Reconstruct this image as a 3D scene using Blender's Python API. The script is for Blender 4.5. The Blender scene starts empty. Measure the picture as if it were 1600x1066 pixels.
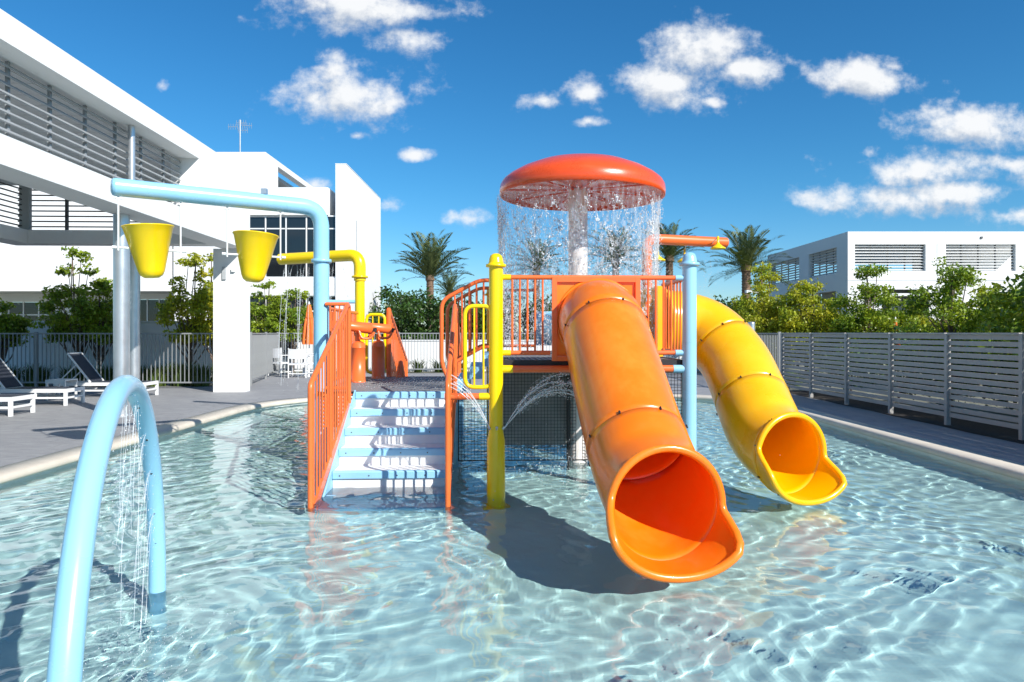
import bpy, math, random
import numpy as np
from mathutils import Vector, Matrix
random.seed(7)
rng = np.random.default_rng(7)
PI = math.pi
SC = bpy.context.scene
COL = SC.collection

# ------------------------------------------------------------------ camera
cam_d = bpy.data.cameras.new('camera')
cam_d.sensor_width = 36.0
cam_d.lens = 36.0 * 1100 / 1600
cam_d.shift_y = -13.0 / 1600
cam_d.clip_start = 0.05
cam_d.clip_end = 3000
cam = bpy.data.objects.new('camera', cam_d)
COL.objects.link(cam)
cam.location = (0, 0, 1.5)
cam.rotation_euler = (math.radians(90), 0, 0)
SC.camera = cam

# ------------------------------------------------------------------ light
SUN_EL = math.radians(34)
SUN_TRAVEL_AZ = math.radians(43)          # travels left (-X) and away (+Y)
ch = math.cos(SUN_EL)
trav = Vector((-ch * math.sin(SUN_TRAVEL_AZ), ch * math.cos(SUN_TRAVEL_AZ), -math.sin(SUN_EL)))
sd = bpy.data.lights.new('sun', 'SUN')
sd.energy = 4.7
sd.angle = math.radians(0.53)
sd.color = (1.0, 0.965, 0.90)
sun = bpy.data.objects.new('sun', sd)
COL.objects.link(sun)
sun.rotation_euler = trav.to_track_quat('-Z', 'Y').to_euler()
sun.location = (8, -8, 12)

VS = SC.view_settings
VS.view_transform = 'Standard'
VS.look = 'None'
VS.gamma = 1
VS.use_curve_mapping = False
VS.exposure = 0.45
SC.cycles.use_denoising = True
try:
    SC.cycles.denoiser = 'OPENIMAGEDENOISE'
except Exception:
    pass
SC.cycles.max_bounces = 10
SC.cycles.diffuse_bounces = 5
SC.cycles.glossy_bounces = 4
SC.cycles.transmission_bounces = 8
SC.cycles.transparent_max_bounces = 24
SC.cycles.sample_clamp_indirect = 6
SC.cycles.caustics_reflective = False
SC.cycles.caustics_refractive = True

# ------------------------------------------------------------------ world
W = bpy.data.worlds.new('World')
SC.world = W
W.use_nodes = True
nt = W.node_tree
for n in list(nt.nodes):
    nt.nodes.remove(n)


class G:
    """tiny node-graph helper"""
    def __init__(self, tree):
        self.t = tree

    def n(self, kind, **kw):
        nd = self.t.nodes.new(kind)
        for k, v in kw.items():
            setattr(nd, k, v)
        return nd

    def put(self, sock, v):
        if hasattr(v, 'is_output') or isinstance(v, bpy.types.NodeSocket):
            self.t.links.new(v, sock)
        elif v is not None:
            sock.default_value = v

    def m(self, op, a, b=None, c=None, clamp=False):
        nd = self.n('ShaderNodeMath', operation=op)
        nd.use_clamp = clamp
        self.put(nd.inputs[0], a)
        self.put(nd.inputs[1], b)
        self.put(nd.inputs[2], c)
        return nd.outputs[0]

    def v(self, op, a, b=None):
        nd = self.n('ShaderNodeVectorMath', operation=op)
        self.put(nd.inputs[0], a)
        self.put(nd.inputs[1], b)
        return nd.outputs['Value'] if op in ('LENGTH', 'DOT_PRODUCT') else nd.outputs[0]

    def xyz(self, x, y, z):
        nd = self.n('ShaderNodeCombineXYZ')
        for i, q in enumerate((x, y, z)):
            self.put(nd.inputs[i], q)
        return nd.outputs[0]

    def ss(self, x, a, b, lo=0.0, hi=1.0):
        nd = self.n('ShaderNodeMapRange', interpolation_type='SMOOTHSTEP')
        self.put(nd.inputs['Value'], x)
        nd.inputs['From Min'].default_value = a
        nd.inputs['From Max'].default_value = b
        nd.inputs['To Min'].default_value = lo
        nd.inputs['To Max'].default_value = hi
        return nd.outputs[0]

    def noise(self, vec, scale, detail=3, rough=0.5, out='Fac', dist=0.0):
        nd = self.n('ShaderNodeTexNoise')
        self.put(nd.inputs['Vector'], vec)
        nd.inputs['Scale'].default_value = scale
        nd.inputs['Detail'].default_value = detail
        nd.inputs['Roughness'].default_value = rough
        nd.inputs['Distortion'].default_value = dist
        return nd.outputs[out]

    def mix(self, f, a, b, blend='MIX'):
        nd = self.n('ShaderNodeMix', data_type='RGBA', blend_type=blend)
        self.put(nd.inputs[0], f)
        self.put(nd.inputs[6], a)
        self.put(nd.inputs[7], b)
        return nd.outputs[2]


# cloud density as a node group (evaluated twice for relief shading)
CLOUDS = [(560, 4, 105, 34), (640, 14, 60, 18), (548, 150, 92, 40), (516, 108, 34, 28), (600, 160, 46, 26), (1100, 84, 68, 46), (1046, 128, 66, 30),
          (1150, 106, 50, 24), (1352, 126, 70, 23), (1398, 108, 40, 14), (1535, 196, 100, 32),
          (1480, 210, 60, 18), (1460, 268, 120, 28), (1390, 312, 120, 20), (1500, 300, 70, 22), (1575, 258, 50, 16),
          (735, 346, 37, 16), (915, 146, 32, 22), (846, 158, 38, 15), (604, 322, 22, 15),
          (492, 290, 26, 14), (1594, 340, 46, 20), (642, 241, 32, 11), (1112, 155, 25, 9),
          (920, 188, 28, 9), (648, 62, 44, 22), (1360, 238, 28, 11), (255, 130, 15, 12), (556, 215, 20, 8)]
grp = bpy.data.node_groups.new('cloud_field', 'ShaderNodeTree')
grp.interface.new_socket('P', in_out='INPUT', socket_type='NodeSocketVector')
grp.interface.new_socket('D', in_out='OUTPUT', socket_type='NodeSocketFloat')
g = G(grp)
gi = grp.nodes.new('NodeGroupInput')
go = grp.nodes.new('NodeGroupOutput')
P = gi.outputs[0]
wc = g.noise(P, 6.0, 3, 0.55, 'Color')
Pw = g.v('ADD', P, g.v('MULTIPLY', g.v('SUBTRACT', wc, (0.5, 0.5, 0.5)), (0.055, 0.03, 0)))
acc = None
for (cx, cy, rx, ry) in CLOUDS:
    bias = -0.30 if rx * ry < 700 else (-0.08 if rx * ry < 1200 else 0.06)
    q = g.v('SUBTRACT', Pw, ((cx - 800) / 1100, (520 - cy) / 1100, 0))
    q = g.v('MULTIPLY', q, (1100 / rx / 1.2, 1100 / ry / 1.2, 0))
    l = g.m('SUBTRACT', 1.0 + bias, g.v('LENGTH', q))
    acc = l if acc is None else g.m('MAXIMUM', acc, l)
fb = g.noise(g.v('MULTIPLY', P, (1.0, 1.35, 1)), 11.0, 9, 0.6)
fb2 = g.noise(P, 50.0, 4, 0.6)
d = g.m('ADD', acc, g.m('MULTIPLY', g.m('SUBTRACT', fb, 0.49), 3.0))
d = g.m('ADD', d, g.m('MULTIPLY', g.m('SUBTRACT', fb2, 0.5), 1.1))
grp.links.new(d, go.inputs[0])

g = G(nt)
tc = g.n('ShaderNodeTexCoord')
sky = g.n('ShaderNodeTexSky')
sky.sky_type = 'NISHITA'
sky.sun_disc = False
sky.sun_elevation = SUN_EL
to_sun = -trav
sky.sun_rotation = math.atan2(to_sun.x, to_sun.y)
sky.air_density = 1.0
sky.dust_density = 0.0
sky.ozone_density = 3.0
hs = g.n('ShaderNodeHueSaturation')
hs.inputs['Hue'].default_value = 0.494
hs.inputs['Saturation'].default_value = 1.25
hs.inputs['Value'].default_value = 1.0
nt.links.new(sky.outputs[0], hs.inputs['Color'])
sep = g.n('ShaderNodeSeparateXYZ')
nt.links.new(tc.outputs['Generated'], sep.inputs[0])
X, Y, Z = sep.outputs
yc = g.m('MAXIMUM', Y, 0.05)
u = g.m('DIVIDE', X, yc)
w = g.m('DIVIDE', Z, yc)


def cf(vec):
    nd = g.n('ShaderNodeGroup')
    nd.node_tree = grp
    nt.links.new(vec, nd.inputs[0])
    return nd.outputs[0]


d0 = cf(g.xyz(u, w, 0.0))
d1 = cf(g.xyz(g.m('ADD', u, 0.008), g.m('ADD', w, 0.022), 0.0))
front = g.m('MULTIPLY', g.ss(d0, -0.18, 0.95), g.ss(Y, 0.3, 0.45))
# everywhere else: the same kind of scattered cumulus from plain noise
zc = g.m('MAXIMUM', Z, 0.12)
vx = g.xyz(g.m('DIVIDE', X, zc), g.m('DIVIDE', Y, zc), 0.0)
fo = g.noise(vx, 0.9, 6, 0.55)
other = g.m('MULTIPLY', g.m('MULTIPLY', g.ss(fo, 0.56, 0.68), g.ss(Z, 0.05, 0.2)),
            g.m('SUBTRACT', 1.0, g.ss(Y, 0.3, 0.5)))
mask = g.m('MAXIMUM', front, other)
relief = g.m('ADD', 0.60, g.m('MULTIPLY', g.m('SUBTRACT', d0, d1), 0.95), clamp=True)
body = g.m('MULTIPLY', mask, 0.97)
ccol = g.mix(relief, (3.6, 4.0, 4.6, 1), (6.2, 6.3, 6.4, 1))
tint = g.mix(g.ss(Z, 0.0, 0.22), (0.52, 0.68, 0.86, 1), (0.40, 0.72, 0.86, 1))
skyc = g.mix(1.0, hs.outputs[0], tint, 'MULTIPLY')
final = g.mix(body, skyc, ccol)
bg = g.n('ShaderNodeBackground')
bg.inputs['Strength'].default_value = 0.115
nt.links.new(final, bg.inputs['Color'])
ow = g.n('ShaderNodeOutputWorld')
nt.links.new(bg.outputs[0], ow.inputs['Surface'])
W.cycles.sampling_method = 'MANUAL'
W.cycles.sample_map_resolution = 512

# ------------------------------------------------------------------ materials
MATS = {}


def mat(name, col, rough=0.5, metal=0.0, var=0.08, vscale=3.0, bump=0.0, bscale=40.0, spec=0.5, coat=0.0,
        island=0.0, col2=None, transl=0.0, fade=None, drips=0.0):
    m = bpy.data.materials.new(name)
    m.use_nodes = True
    t = m.node_tree
    g = G(t)
    b = t.nodes['Principled BSDF']
    out = t.nodes['Material Output']
    tcn = g.n('ShaderNodeTexCoord')
    pos = tcn.outputs['Object']
    c = (*col, 1)
    nz = g.noise(pos, vscale, 5, 0.6)
    f = g.ss(nz, 0.3, 0.7)
    dark = tuple(max(0, x * (1 - var)) for x in col) + (1,)
    light = tuple(min(1, x * (1 + var)) for x in col) + (1,)
    if col2 is not None:
        cc = g.mix(f, c, (*col2, 1))
    else:
        cc = g.mix(f, dark, light)
    if drips > 0:
        st = g.noise(g.v('MULTIPLY', pos, (5.0, 5.0, 0.35)), 2.0, 5, 0.7)
        cc = g.mix(g.m('MULTIPLY', g.ss(st, 0.52, 0.78), drips), cc, (0.42, 0.40, 0.36, 1), 'MULTIPLY')
    if fade is not None:            # sun-bleached, scuffed patches
        fz = g.noise(pos, 1.7, 7, 0.62)
        fz2 = g.noise(g.v('MULTIPLY', pos, (1.0, 1.0, 0.25)), 11.0, 4, 0.7)
        ff = g.m('MULTIPLY', g.ss(g.m('ADD', fz, g.m('MULTIPLY', fz2, 0.35)), 0.58, 0.86), 0.55)
        cc = g.mix(ff, cc, (*fade, 1))
    if island > 0:
        ge = g.n('ShaderNodeNewGeometry')
        hv = g.n('ShaderNodeHueSaturation')
        r = ge.outputs['Random Per Island']
        g.put(hv.inputs['Value'], g.m('ADD', 1 - island, g.m('MULTIPLY', r, island * 2)))
        r2 = g.m('FRACT', g.m('MULTIPLY', r, 17.3))
        g.put(hv.inputs['Hue'], g.m('ADD', 0.485, g.m('MULTIPLY', r2, 0.03)))
        g.put(hv.inputs['Color'], cc)
        cc = hv.outputs[0]
    g.put(b.inputs['Base Color'], cc)
    g.put(b.inputs['Roughness'], g.m('ADD', rough - 0.06, g.m('MULTIPLY', nz, 0.12)) if rough > 0.08 else rough)
    b.inputs['Metallic'].default_value = metal
    b.inputs['Specular IOR Level'].default_value = spec
    b.inputs['Coat Weight'].default_value = coat
    b.inputs['Coat Roughness'].default_value = 0.12
    if bump > 0:
        bn = g.n('ShaderNodeBump')
        bn.inputs['Strength'].default_value = 1.0
        bn.inputs['Distance'].default_value = bump
        g.put(bn.inputs['Height'], g.noise(pos, bscale, 5, 0.6))
        g.put(b.inputs['Normal'], bn.outputs[0])
    if transl > 0:
        tr = g.n('ShaderNodeBsdfTranslucent')
        g.put(tr.inputs['Color'], g.mix(1.0, cc, (1.0, 1.0, 0.55, 1), 'MULTIPLY'))
        ms = g.n('ShaderNodeMixShader')
        ms.inputs[0].default_value = transl
        t.links.new(b.outputs[0], ms.inputs[1])
        t.links.new(tr.outputs[0], ms.inputs[2])
        t.links.new(ms.outputs[0], out.inputs['Surface'])
    MATS[name] = m
    return m


WHITE = mat('white_stucco', (0.80, 0.80, 0.79), 0.85, var=0.015, vscale=1.2, bump=0.002, bscale=60, spec=0.2, drips=0.06)
WHITE2 = mat('white_powdercoat', (0.80, 0.80, 0.79), 0.4, var=0.02)
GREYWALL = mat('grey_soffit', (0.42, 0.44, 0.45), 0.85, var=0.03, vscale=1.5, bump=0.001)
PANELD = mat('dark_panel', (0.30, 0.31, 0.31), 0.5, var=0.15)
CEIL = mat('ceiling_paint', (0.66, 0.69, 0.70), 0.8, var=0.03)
SLATG = mat('grey_louvre', (0.30, 0.32, 0.335), 0.45, var=0.05)
GRATE = mat('grate_grey', (0.22, 0.22, 0.23), 0.5, var=0.1)
DKSLAT = mat('dark_rail', (0.10, 0.105, 0.11), 0.5, var=0.08)
FENCEG = mat('grey_fence_paint', (0.41, 0.395, 0.375), 0.5, var=0.06, vscale=2, spec=0.35)
PICKET = mat('picket_paint', (0.27, 0.28, 0.285), 0.4, var=0.05)
STEEL = mat('brushed_steel', (0.62, 0.64, 0.66), 0.33, metal=0.75, var=0.06, vscale=4)
ORT = mat('orange_plastic', (0.95, 0.195, 0.003), 0.30, var=0.04, vscale=1.2, bump=0.0006, bscale=25, coat=0.35, fade=(0.94, 0.29, 0.03))
ORR = mat('orange_red_coat', (0.88, 0.165, 0.035), 0.36, var=0.06, vscale=3, coat=0.15, bump=0.0003, bscale=60)
YEL = mat('yellow_coat', (0.96, 0.66, 0.0), 0.30, var=0.04, vscale=3, coat=0.25)
YELS = mat('yellow_plastic', (0.96, 0.48, 0.0), 0.28, var=0.04, vscale=1.2, bump=0.0006, bscale=25, coat=0.35, fade=(0.95, 0.55, 0.02))
RED = mat('dome_red', (0.82, 0.085, 0.012), 0.28, var=0.07, vscale=4, coat=0.4, bump=0.0008, bscale=120)
BLUE = mat('sky_blue_coat', (0.30, 0.60, 0.80), 0.28, var=0.03, vscale=3, coat=0.35)
BLUES = mat('step_blue', (0.30, 0.60, 0.82), 0.5, var=0.05)
STEPW = mat('step_white', (0.84, 0.84, 0.83), 0.5, var=0.03, vscale=5, bump=0.0006, bscale=80)
POLEW = mat('pole_white', (0.80, 0.74, 0.70), 0.3, var=0.04, vscale=5, coat=0.3)
BLACK = mat('black_vinyl', (0.02, 0.02, 0.022), 0.5, var=0.1)
SLING = mat('sling_fabric', (0.035, 0.042, 0.06), 0.8, var=0.15, vscale=30, bump=0.0006, bscale=400)
FAB = mat('white_fabric', (0.72, 0.73, 0.74), 0.9, var=0.04, bump=0.001, bscale=120)
UMB = mat('umbrella_orange', (0.78, 0.17, 0.03), 0.85, var=0.12, vscale=8)
COPING = mat('coping_concrete', (0.62, 0.56, 0.47), 0.75, var=0.07, vscale=3, bump=0.0015, bscale=90)
SOIL = mat('soil_mulch', (0.035, 0.028, 0.022), 0.95, var=0.4, vscale=25, bump=0.02, bscale=60)
GROUND = mat('ground_gravel', (0.20, 0.20, 0.15), 0.95, var=0.25, vscale=0.6, bump=0.02, bscale=15)
BARK = mat('bark', (0.16, 0.115, 0.085), 0.9, var=0.3, vscale=8, bump=0.01, bscale=30)
PALMBARK = mat('palm_bark', (0.24, 0.155, 0.10), 0.9, var=0.35, vscale=14, bump=0.02, bscale=18)
LEAFY = mat('leaf_yellow_green', (0.62, 0.56, 0.03), 0.42, var=0.3, vscale=1.4, col2=(0.28, 0.37, 0.03), island=0.35, transl=0.40, spec=0.5)
LEAFG = mat('leaf_fresh_green', (0.34, 0.42, 0.025), 0.42, var=0.3, vscale=1.6, col2=(0.14, 0.24, 0.02), island=0.35, transl=0.36, spec=0.5)
LEAFD = mat('leaf_dark_green', (0.05, 0.105, 0.014), 0.4, var=0.3, vscale=1.2, col2=(0.028, 0.065, 0.01), island=0.4, transl=0.18, spec=0.4)
PALML = mat('palm_leaf', (0.19, 0.22, 0.075), 0.45, var=0.25, vscale=1.0, col2=(0.07, 0.11, 0.04), island=0.35, transl=0.2, spec=0.4)
GRASSM = mat('grass_blade', (0.10, 0.15, 0.03), 0.6, var=0.3, vscale=3, island=0.4, transl=0.2)
GLASSD = mat('dark_window_glass', (0.012, 0.015, 0.018), 0.05, var=0.2, vscale=0.4, spec=0.8)
CURT = mat('pool_wall_plaster', (0.70, 0.72, 0.70), 0.8, var=0.05)


def deck_material():
    m = bpy.data.materials.new('stamped_concrete')
    m.use_nodes = True
    t = m.node_tree
    g = G(t)
    b = t.nodes['Principled BSDF']
    tcn = g.n('ShaderNodeTexCoord')
    p = tcn.outputs['Object']
    big = g.noise(p, 0.5, 5, 0.6)
    med = g.noise(g.v('MULTIPLY', p, (1, 2.6, 1)), 3.5, 6, 0.65, dist=0.6)
    fine = g.noise(p, 60, 3, 0.6)
    ash = g.n('ShaderNodeTexVoronoi', feature='DISTANCE_TO_EDGE')
    g.put(ash.inputs['Vector'], g.v('ADD', g.v('MULTIPLY', p, (1.0, 1.9, 1)), g.v('MULTIPLY', g.noise(p, 3, 2, 0.5, 'Color'), (0.3, 0.3, 0))))
    ash.inputs['Scale'].default_value = 1.25
    joint = g.ss(ash.outputs['Distance'], 0.0, 0.035)
    c = g.mix(big, (0.225, 0.226, 0.236, 1), (0.32, 0.32, 0.328, 1))
    c = g.mix(g.m('MULTIPLY', g.ss(med, 0.38, 0.68), 0.55), c, (0.40, 0.40, 0.40, 1))
    c = g.mix(g.m('MULTIPLY', g.ss(fine, 0.4, 0.7), 0.25), c, (0.15, 0.15, 0.16, 1))
    c = g.mix(g.m('MULTIPLY', g.m('SUBTRACT', 1.0, joint), 0.28), c, (0.15, 0.15, 0.16, 1))
    g.put(b.inputs['Base Color'], c)
    g.put(b.inputs['Roughness'], g.m('ADD', 0.55, g.m('MULTIPLY', med, 0.25)))
    bn = g.n('ShaderNodeBump')
    bn.inputs['Distance'].default_value = 0.006
    g.put(bn.inputs['Height'], g.m('ADD', g.m('ADD', med, g.m('MULTIPLY', fine, 0.2)), g.m('MULTIPLY', joint, 0.35)))
    g.put(b.inputs['Normal'], bn.outputs[0])
    return m


def floor_material():
    m = bpy.data.materials.new('pool_plaster')
    m.use_nodes = True
    t = m.node_tree
    g = G(t)
    b = t.nodes['Principled BSDF']
    p = g.n('ShaderNodeTexCoord').outputs['Object']
    a = g.noise(p, 0.8, 5, 0.6)
    f = g.noise(p, 70, 3, 0.6)
    c = g.mix(a, (0.53, 0.83, 0.82, 1), (0.60, 0.87, 0.855, 1))
    c = g.mix(g.m('MULTIPLY', g.ss(f, 0.45, 0.7), 0.12), c, (0.50, 0.62, 0.61, 1))
    g.put(b.inputs['Base Color'], c)
    b.inputs['Roughness'].default_value = 0.8
    return m


def water_material():
    m = bpy.data.materials.new('pool_water')
    m.use_nodes = True
    t = m.node_tree
    for n in list(t.nodes):
        t.nodes.remove(n)
    g = G(t)
    gl = g.n('ShaderNodeBsdfGlass')
    gl.inputs['IOR'].default_value = 1.333
    gl.inputs['Roughness'].default_value = 0.0
    gl.inputs['Color'].default_value = (0.965, 1.0, 1.0, 1)
    o = g.n('ShaderNodeOutputMaterial')
    t.links.new(gl.outputs[0], o.inputs['Surface'])
    return m


def spray_material(name, col, alpha, rough=0.15):
    """water broken up by air: part clear, part bright scattering"""
    m = bpy.data.materials.new(name)
    m.use_nodes = True
    t = m.node_tree
    b = t.nodes['Principled BSDF']
    b.inputs['Base Color'].default_value = (*col, 1)
    b.inputs['Roughness'].default_value = rough
    b.inputs['Alpha'].default_value = alpha
    b.inputs['Specular IOR Level'].default_value = 0.9
    return m


DECK = deck_material()
FLOOR = floor_material()
WATER = water_material()
SPRAY = spray_material('spray_droplets', (0.92, 0.95, 0.98), 0.75)
SPRAY2 = spray_material('curtain_droplets', (0.92, 0.95, 0.98), 0.5)
STREAK = spray_material('spray_streaks', (0.88, 0.93, 0.97), 0.34)
MIST = spray_material('spray_mist', (0.90, 0.94, 0.98), 0.20, 0.3)

# ------------------------------------------------------------------ helpers


def tag(o, label=None, cat=None, group=None, kind=None):
    if label:
        o['label'] = label
    if cat:
        o['category'] = cat
    if group:
        o['group'] = group
    if kind:
        o['kind'] = kind
    return o


def empty(name, loc=(0, 0, 0), rz=0.0, label=None, cat=None, group=None):
    o = bpy.data.objects.new(name, None)
    o.empty_display_size = 0.2
    COL.objects.link(o)
    o.location = loc
    o.rotation_euler = (0, 0, rz)
    return tag(o, label, cat, group)


def link(name, me, m=None, parent=None, loc=None, rz=None, scale=None):
    o = bpy.data.objects.new(name, me)
    COL.objects.link(o)
    if m is not None and len(me.materials) == 0:
        me.materials.append(m)
    if parent is not None:
        o.parent = parent
    if loc is not None:
        o.location = loc
    if rz is not None:
        o.rotation_euler = (0, 0, rz)
    if scale is not None:
        o.scale = scale
    return o


def kids(o):
    return [c for c in COL.objects if c.parent == o]


def copy_tree(o, parent=None):
    c = o.copy()
    COL.objects.link(c)
    if parent is not None:
        c.parent = parent
    for k in list(o.children):
        copy_tree(k, c)
    return c


class MB:
    def __init__(s):
        s.v = []
        s.f = []
        s.sm = []

    def add(s, vs, fs, smooth=False):
        b = len(s.v)
        s.v.extend([tuple(p) for p in vs])
        for f in fs:
            s.f.append(tuple(i + b for i in f))
            s.sm.append(smooth)

    def box(s, x0, x1, y0, y1, z0, z1):
        vs = [(x0, y0, z0), (x1, y0, z0), (x1, y1, z0), (x0, y1, z0), (x0, y0, z1), (x1, y0, z1), (x1, y1, z1), (x0, y1, z1)]
        s.add(vs, [(0, 3, 2, 1), (4, 5, 6, 7), (0, 1, 5, 4), (1, 2, 6, 5), (2, 3, 7, 6), (3, 0, 4, 7)])
        return s

    def bar(s, a, b, w, h):
        """rectangular bar from a to b, w sideways, h up"""
        a = Vector(a)
        b = Vector(b)
        t = (b - a).normalized()
        up = Vector((0, 0, 1)) if abs(t.z) < 0.98 else Vector((0, 1, 0))
        r = t.cross(up).normalized() * (w / 2)
        n = r.cross(t).normalized() * (h / 2)
        vs = [a - r - n, a + r - n, a + r + n, a - r + n, b - r - n, b + r - n, b + r + n, b - r + n]
        s.add(vs, [(0, 1, 2, 3), (7, 6, 5, 4), (0, 4, 5, 1), (1, 5, 6, 2), (2, 6, 7, 3), (3, 7, 4, 0)])
        return s

    def tube(s, pts, r, n=12, closed=False, cap=True, radii=None):
        pts = [Vector(p) for p in pts]
        m = len(pts)
        rings = []
        prev = None
        for i, p in enumerate(pts):
            if closed:
                t = pts[(i + 1) % m] - pts[i - 1]
            else:
                t = pts[min(i + 1, m - 1)] - pts[max(i - 1, 0)]
            t.normalize()
            if prev is None:
                a = Vector((0, 0, 1)) if abs(t.z) < 0.9 else Vector((1, 0, 0))
                prev = (a - t * a.dot(t)).normalized()
            else:
                prev = (prev - t * prev.dot(t)).normalized()
            bb = t.cross(prev)
            rr = radii[i] if radii else r
            rings.append([p + (prev * math.cos(2 * PI * k / n) + bb * math.sin(2 * PI * k / n)) * rr for k in range(n)])
        vs = [q for rg in rings for q in rg]
        fs = []
        for i in range(m if closed else m - 1):
            j = (i + 1) % m
            for k in range(n):
                l = (k + 1) % n
                fs.append((i * n + k, i * n + l, j * n + l, j * n + k))
        s.add(vs, fs, True)
        if cap and not closed:
            s.add(rings[0], [tuple(range(n))[::-1]])
            s.add(rings[-1], [tuple(range(n))])
        return s

    def lathe(s, prof, c=(0, 0, 0), n=24, smooth=True):
        vs = []
        for (r, z) in prof:
            for k in range(n):
                a = 2 * PI * k / n
                vs.append((c[0] + r * math.cos(a), c[1] + r * math.sin(a), c[2] + z))
        fs = []
        for i in range(len(prof) - 1):
            for k in range(n):
                l = (k + 1) % n
                fs.append((i * n + k, i * n + l, (i + 1) * n + l, (i + 1) * n + k))
        s.add(vs, fs, smooth)
        return s

    def mesh(s, name='mesh'):
        me = bpy.data.meshes.new(name)
        me.from_pydata(s.v, [], s.f)
        me.polygons.foreach_set('use_smooth', s.sm)
        me.update()
        return me

    def build(s, name, m, parent=None, **kw):
        return link(name, s.mesh(name), m, parent, **kw)


def round_path(pts, r, n=6, closed=False):
    """fillet a polyline"""
    P_ = [Vector(p) for p in pts]
    out = []
    m = len(P_)
    rng_ = range(m) if closed else range(1, m - 1)
    if not closed:
        out.append(P_[0])
    for i in rng_:
        p = P_[i]
        a = P_[i - 1]
        b = P_[(i + 1) % m]
        d1 = (a - p)
        d2 = (b - p)
        rr = min(r, d1.length * 0.49, d2.length * 0.49)
        q0 = p + d1.normalized() * rr
        q1 = p + d2.normalized() * rr
        for k in range(n + 1):
            t = k / n
            out.append(q0 * (1 - t) ** 2 + p * 2 * t * (1 - t) + q1 * t * t)
    if not closed:
        out.append(P_[-1])
    return out


def catmull(P_, per=10):
    P_ = [Vector(p) for p in P_]
    P_ = [P_[0] * 2 - P_[1]] + P_ + [P_[-1] * 2 - P_[-2]]
    out = []
    for i in range(1, len(P_) - 2):
        p0, p1, p2, p3 = P_[i - 1:i + 3]
        for k in range(per):
            t = k / per
            out.append(0.5 * ((2 * p1) + (p2 - p0) * t + (2 * p0 - 5 * p1 + 4 * p2 - p3) * t * t + (3 * p1 - p0 - 3 * p2 + p3) * t ** 3))
    out.append(P_[-2])
    return out


def quad_cloud(name, V, m, parent=None, **kw):
    """V: (n,4,3) array of quads -> one mesh"""
    n = len(V)
    me = bpy.data.meshes.new(name)
    me.vertices.add(n * 4)
    me.vertices.foreach_set('co', V.reshape(-1).astype(np.float32))
    me.loops.add(n * 4)
    me.loops.foreach_set('vertex_index', np.arange(n * 4, dtype=np.int32))
    me.polygons.add(n)
    me.polygons.foreach_set('loop_start', np.arange(0, n * 4, 4, dtype=np.int32))
    me.polygons.foreach_set('loop_total', np.full(n, 4, dtype=np.int32))
    me.update()
    me.validate()
    return link(name, me, m, parent, **kw)


# ------------------------------------------------------------------ pool, deck, ground
POOL_Z = -0.35


def pool_outline(off=0.0, n=10):
    """convex outline, counter-clockwise, grown by off"""
    x0, x1, y0, y1 = -5.0, 5.1, -2.6, 16.0
    pts = []
    for (cx, cy, r, a0) in ((x1 - 2.5, y1 - 2.5, 2.5, 0), (x0 + 3, y1 - 3, 3.0, 90), (x0 + 1, y0 + 1, 1.0, 180), (x1 - 1, y0 + 1, 1.0, 270)):
        for k in range(n + 1):
            a = math.radians(a0 + 90 * k / n)
            pts.append((cx + (r + off) * math.cos(a), cy + (r + off) * math.sin(a)))
    return pts


def ring(name, inner, outer, m, zi, zo):
    n = len(inner)
    vs = [(x, y, zi) for x, y in inner] + [(x, y, zo) for x, y in outer]
    fs = [(i, n + i, n + (i + 1) % n, (i + 1) % n) for i in range(n)]
    mb = MB()
    mb.add(vs, fs)
    return mb.build(name, m)


def to_rect(pts, x0, x1, y0, y1):
    c = Vector((0.05, 6.7))
    out = []
    for p in pts:
        d = Vector(p) - c
        tx = (x1 - c.x) / d.x if d.x > 1e-9 else ((x0 - c.x) / d.x if d.x < -1e-9 else 1e9)
        ty = (y1 - c.y) / d.y if d.y > 1e-9 else ((y0 - c.y) / d.y if d.y < -1e-9 else 1e9)
        t = min(tx, ty)
        out.append((c.x + d.x * t, c.y + d.y * t))
    # snap the nearest points onto the four corners so the rectangle is complete
    for cx, cy in ((x0, y0), (x1, y0), (x1, y1), (x0, y1)):
        k = min(range(len(out)), key=lambda i: (out[i][0] - cx) ** 2 + (out[i][1] - cy) ** 2)
        out[k] = (cx, cy)
    return out


def dense(pts, step=0.8):
    out = []
    for i, p in enumerate(pts):
        q = pts[(i + 1) % len(pts)]
        L = math.dist(p, q)
        k = max(1, int(L / step))
        for j in range(k):
            out.append((p[0] + (q[0] - p[0]) * j / k, p[1] + (q[1] - p[1]) * j / k))
    return out


base = dense(pool_outline())
cen = [None]


def grow(pts, off):
    n = len(pts)
    out = []
    for i in range(n):
        a = Vector(pts[i - 1])
        b = Vector(pts[(i + 1) % n])
        t = (b - a).normalized()
        out.append((pts[i][0] + t.y * off, pts[i][1] - t.x * off))
    return out


def coping():
    prof = [(0.0, 0.02), (-0.035, 0.03), (-0.045, 0.055), (-0.04, 0.085), (-0.02, 0.104), (0.02, 0.112), (0.30, 0.112), (0.305, 0.085)]
    vs, fs = [], []
    n = len(base)
    for (o, z) in prof:
        vs += [(x, y, z) for x, y in grow(base, o)]
    for i in range(len(prof) - 1):
        for k in range(n):
            l = (k + 1) % n
            fs.append((i * n + k, i * n + l, (i + 1) * n + l, (i + 1) * n + k)[::-1])
    mb = MB()
    mb.add(vs, fs, True)
    return tag(mb.build('pool_coping', COPING), kind='structure')


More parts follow.
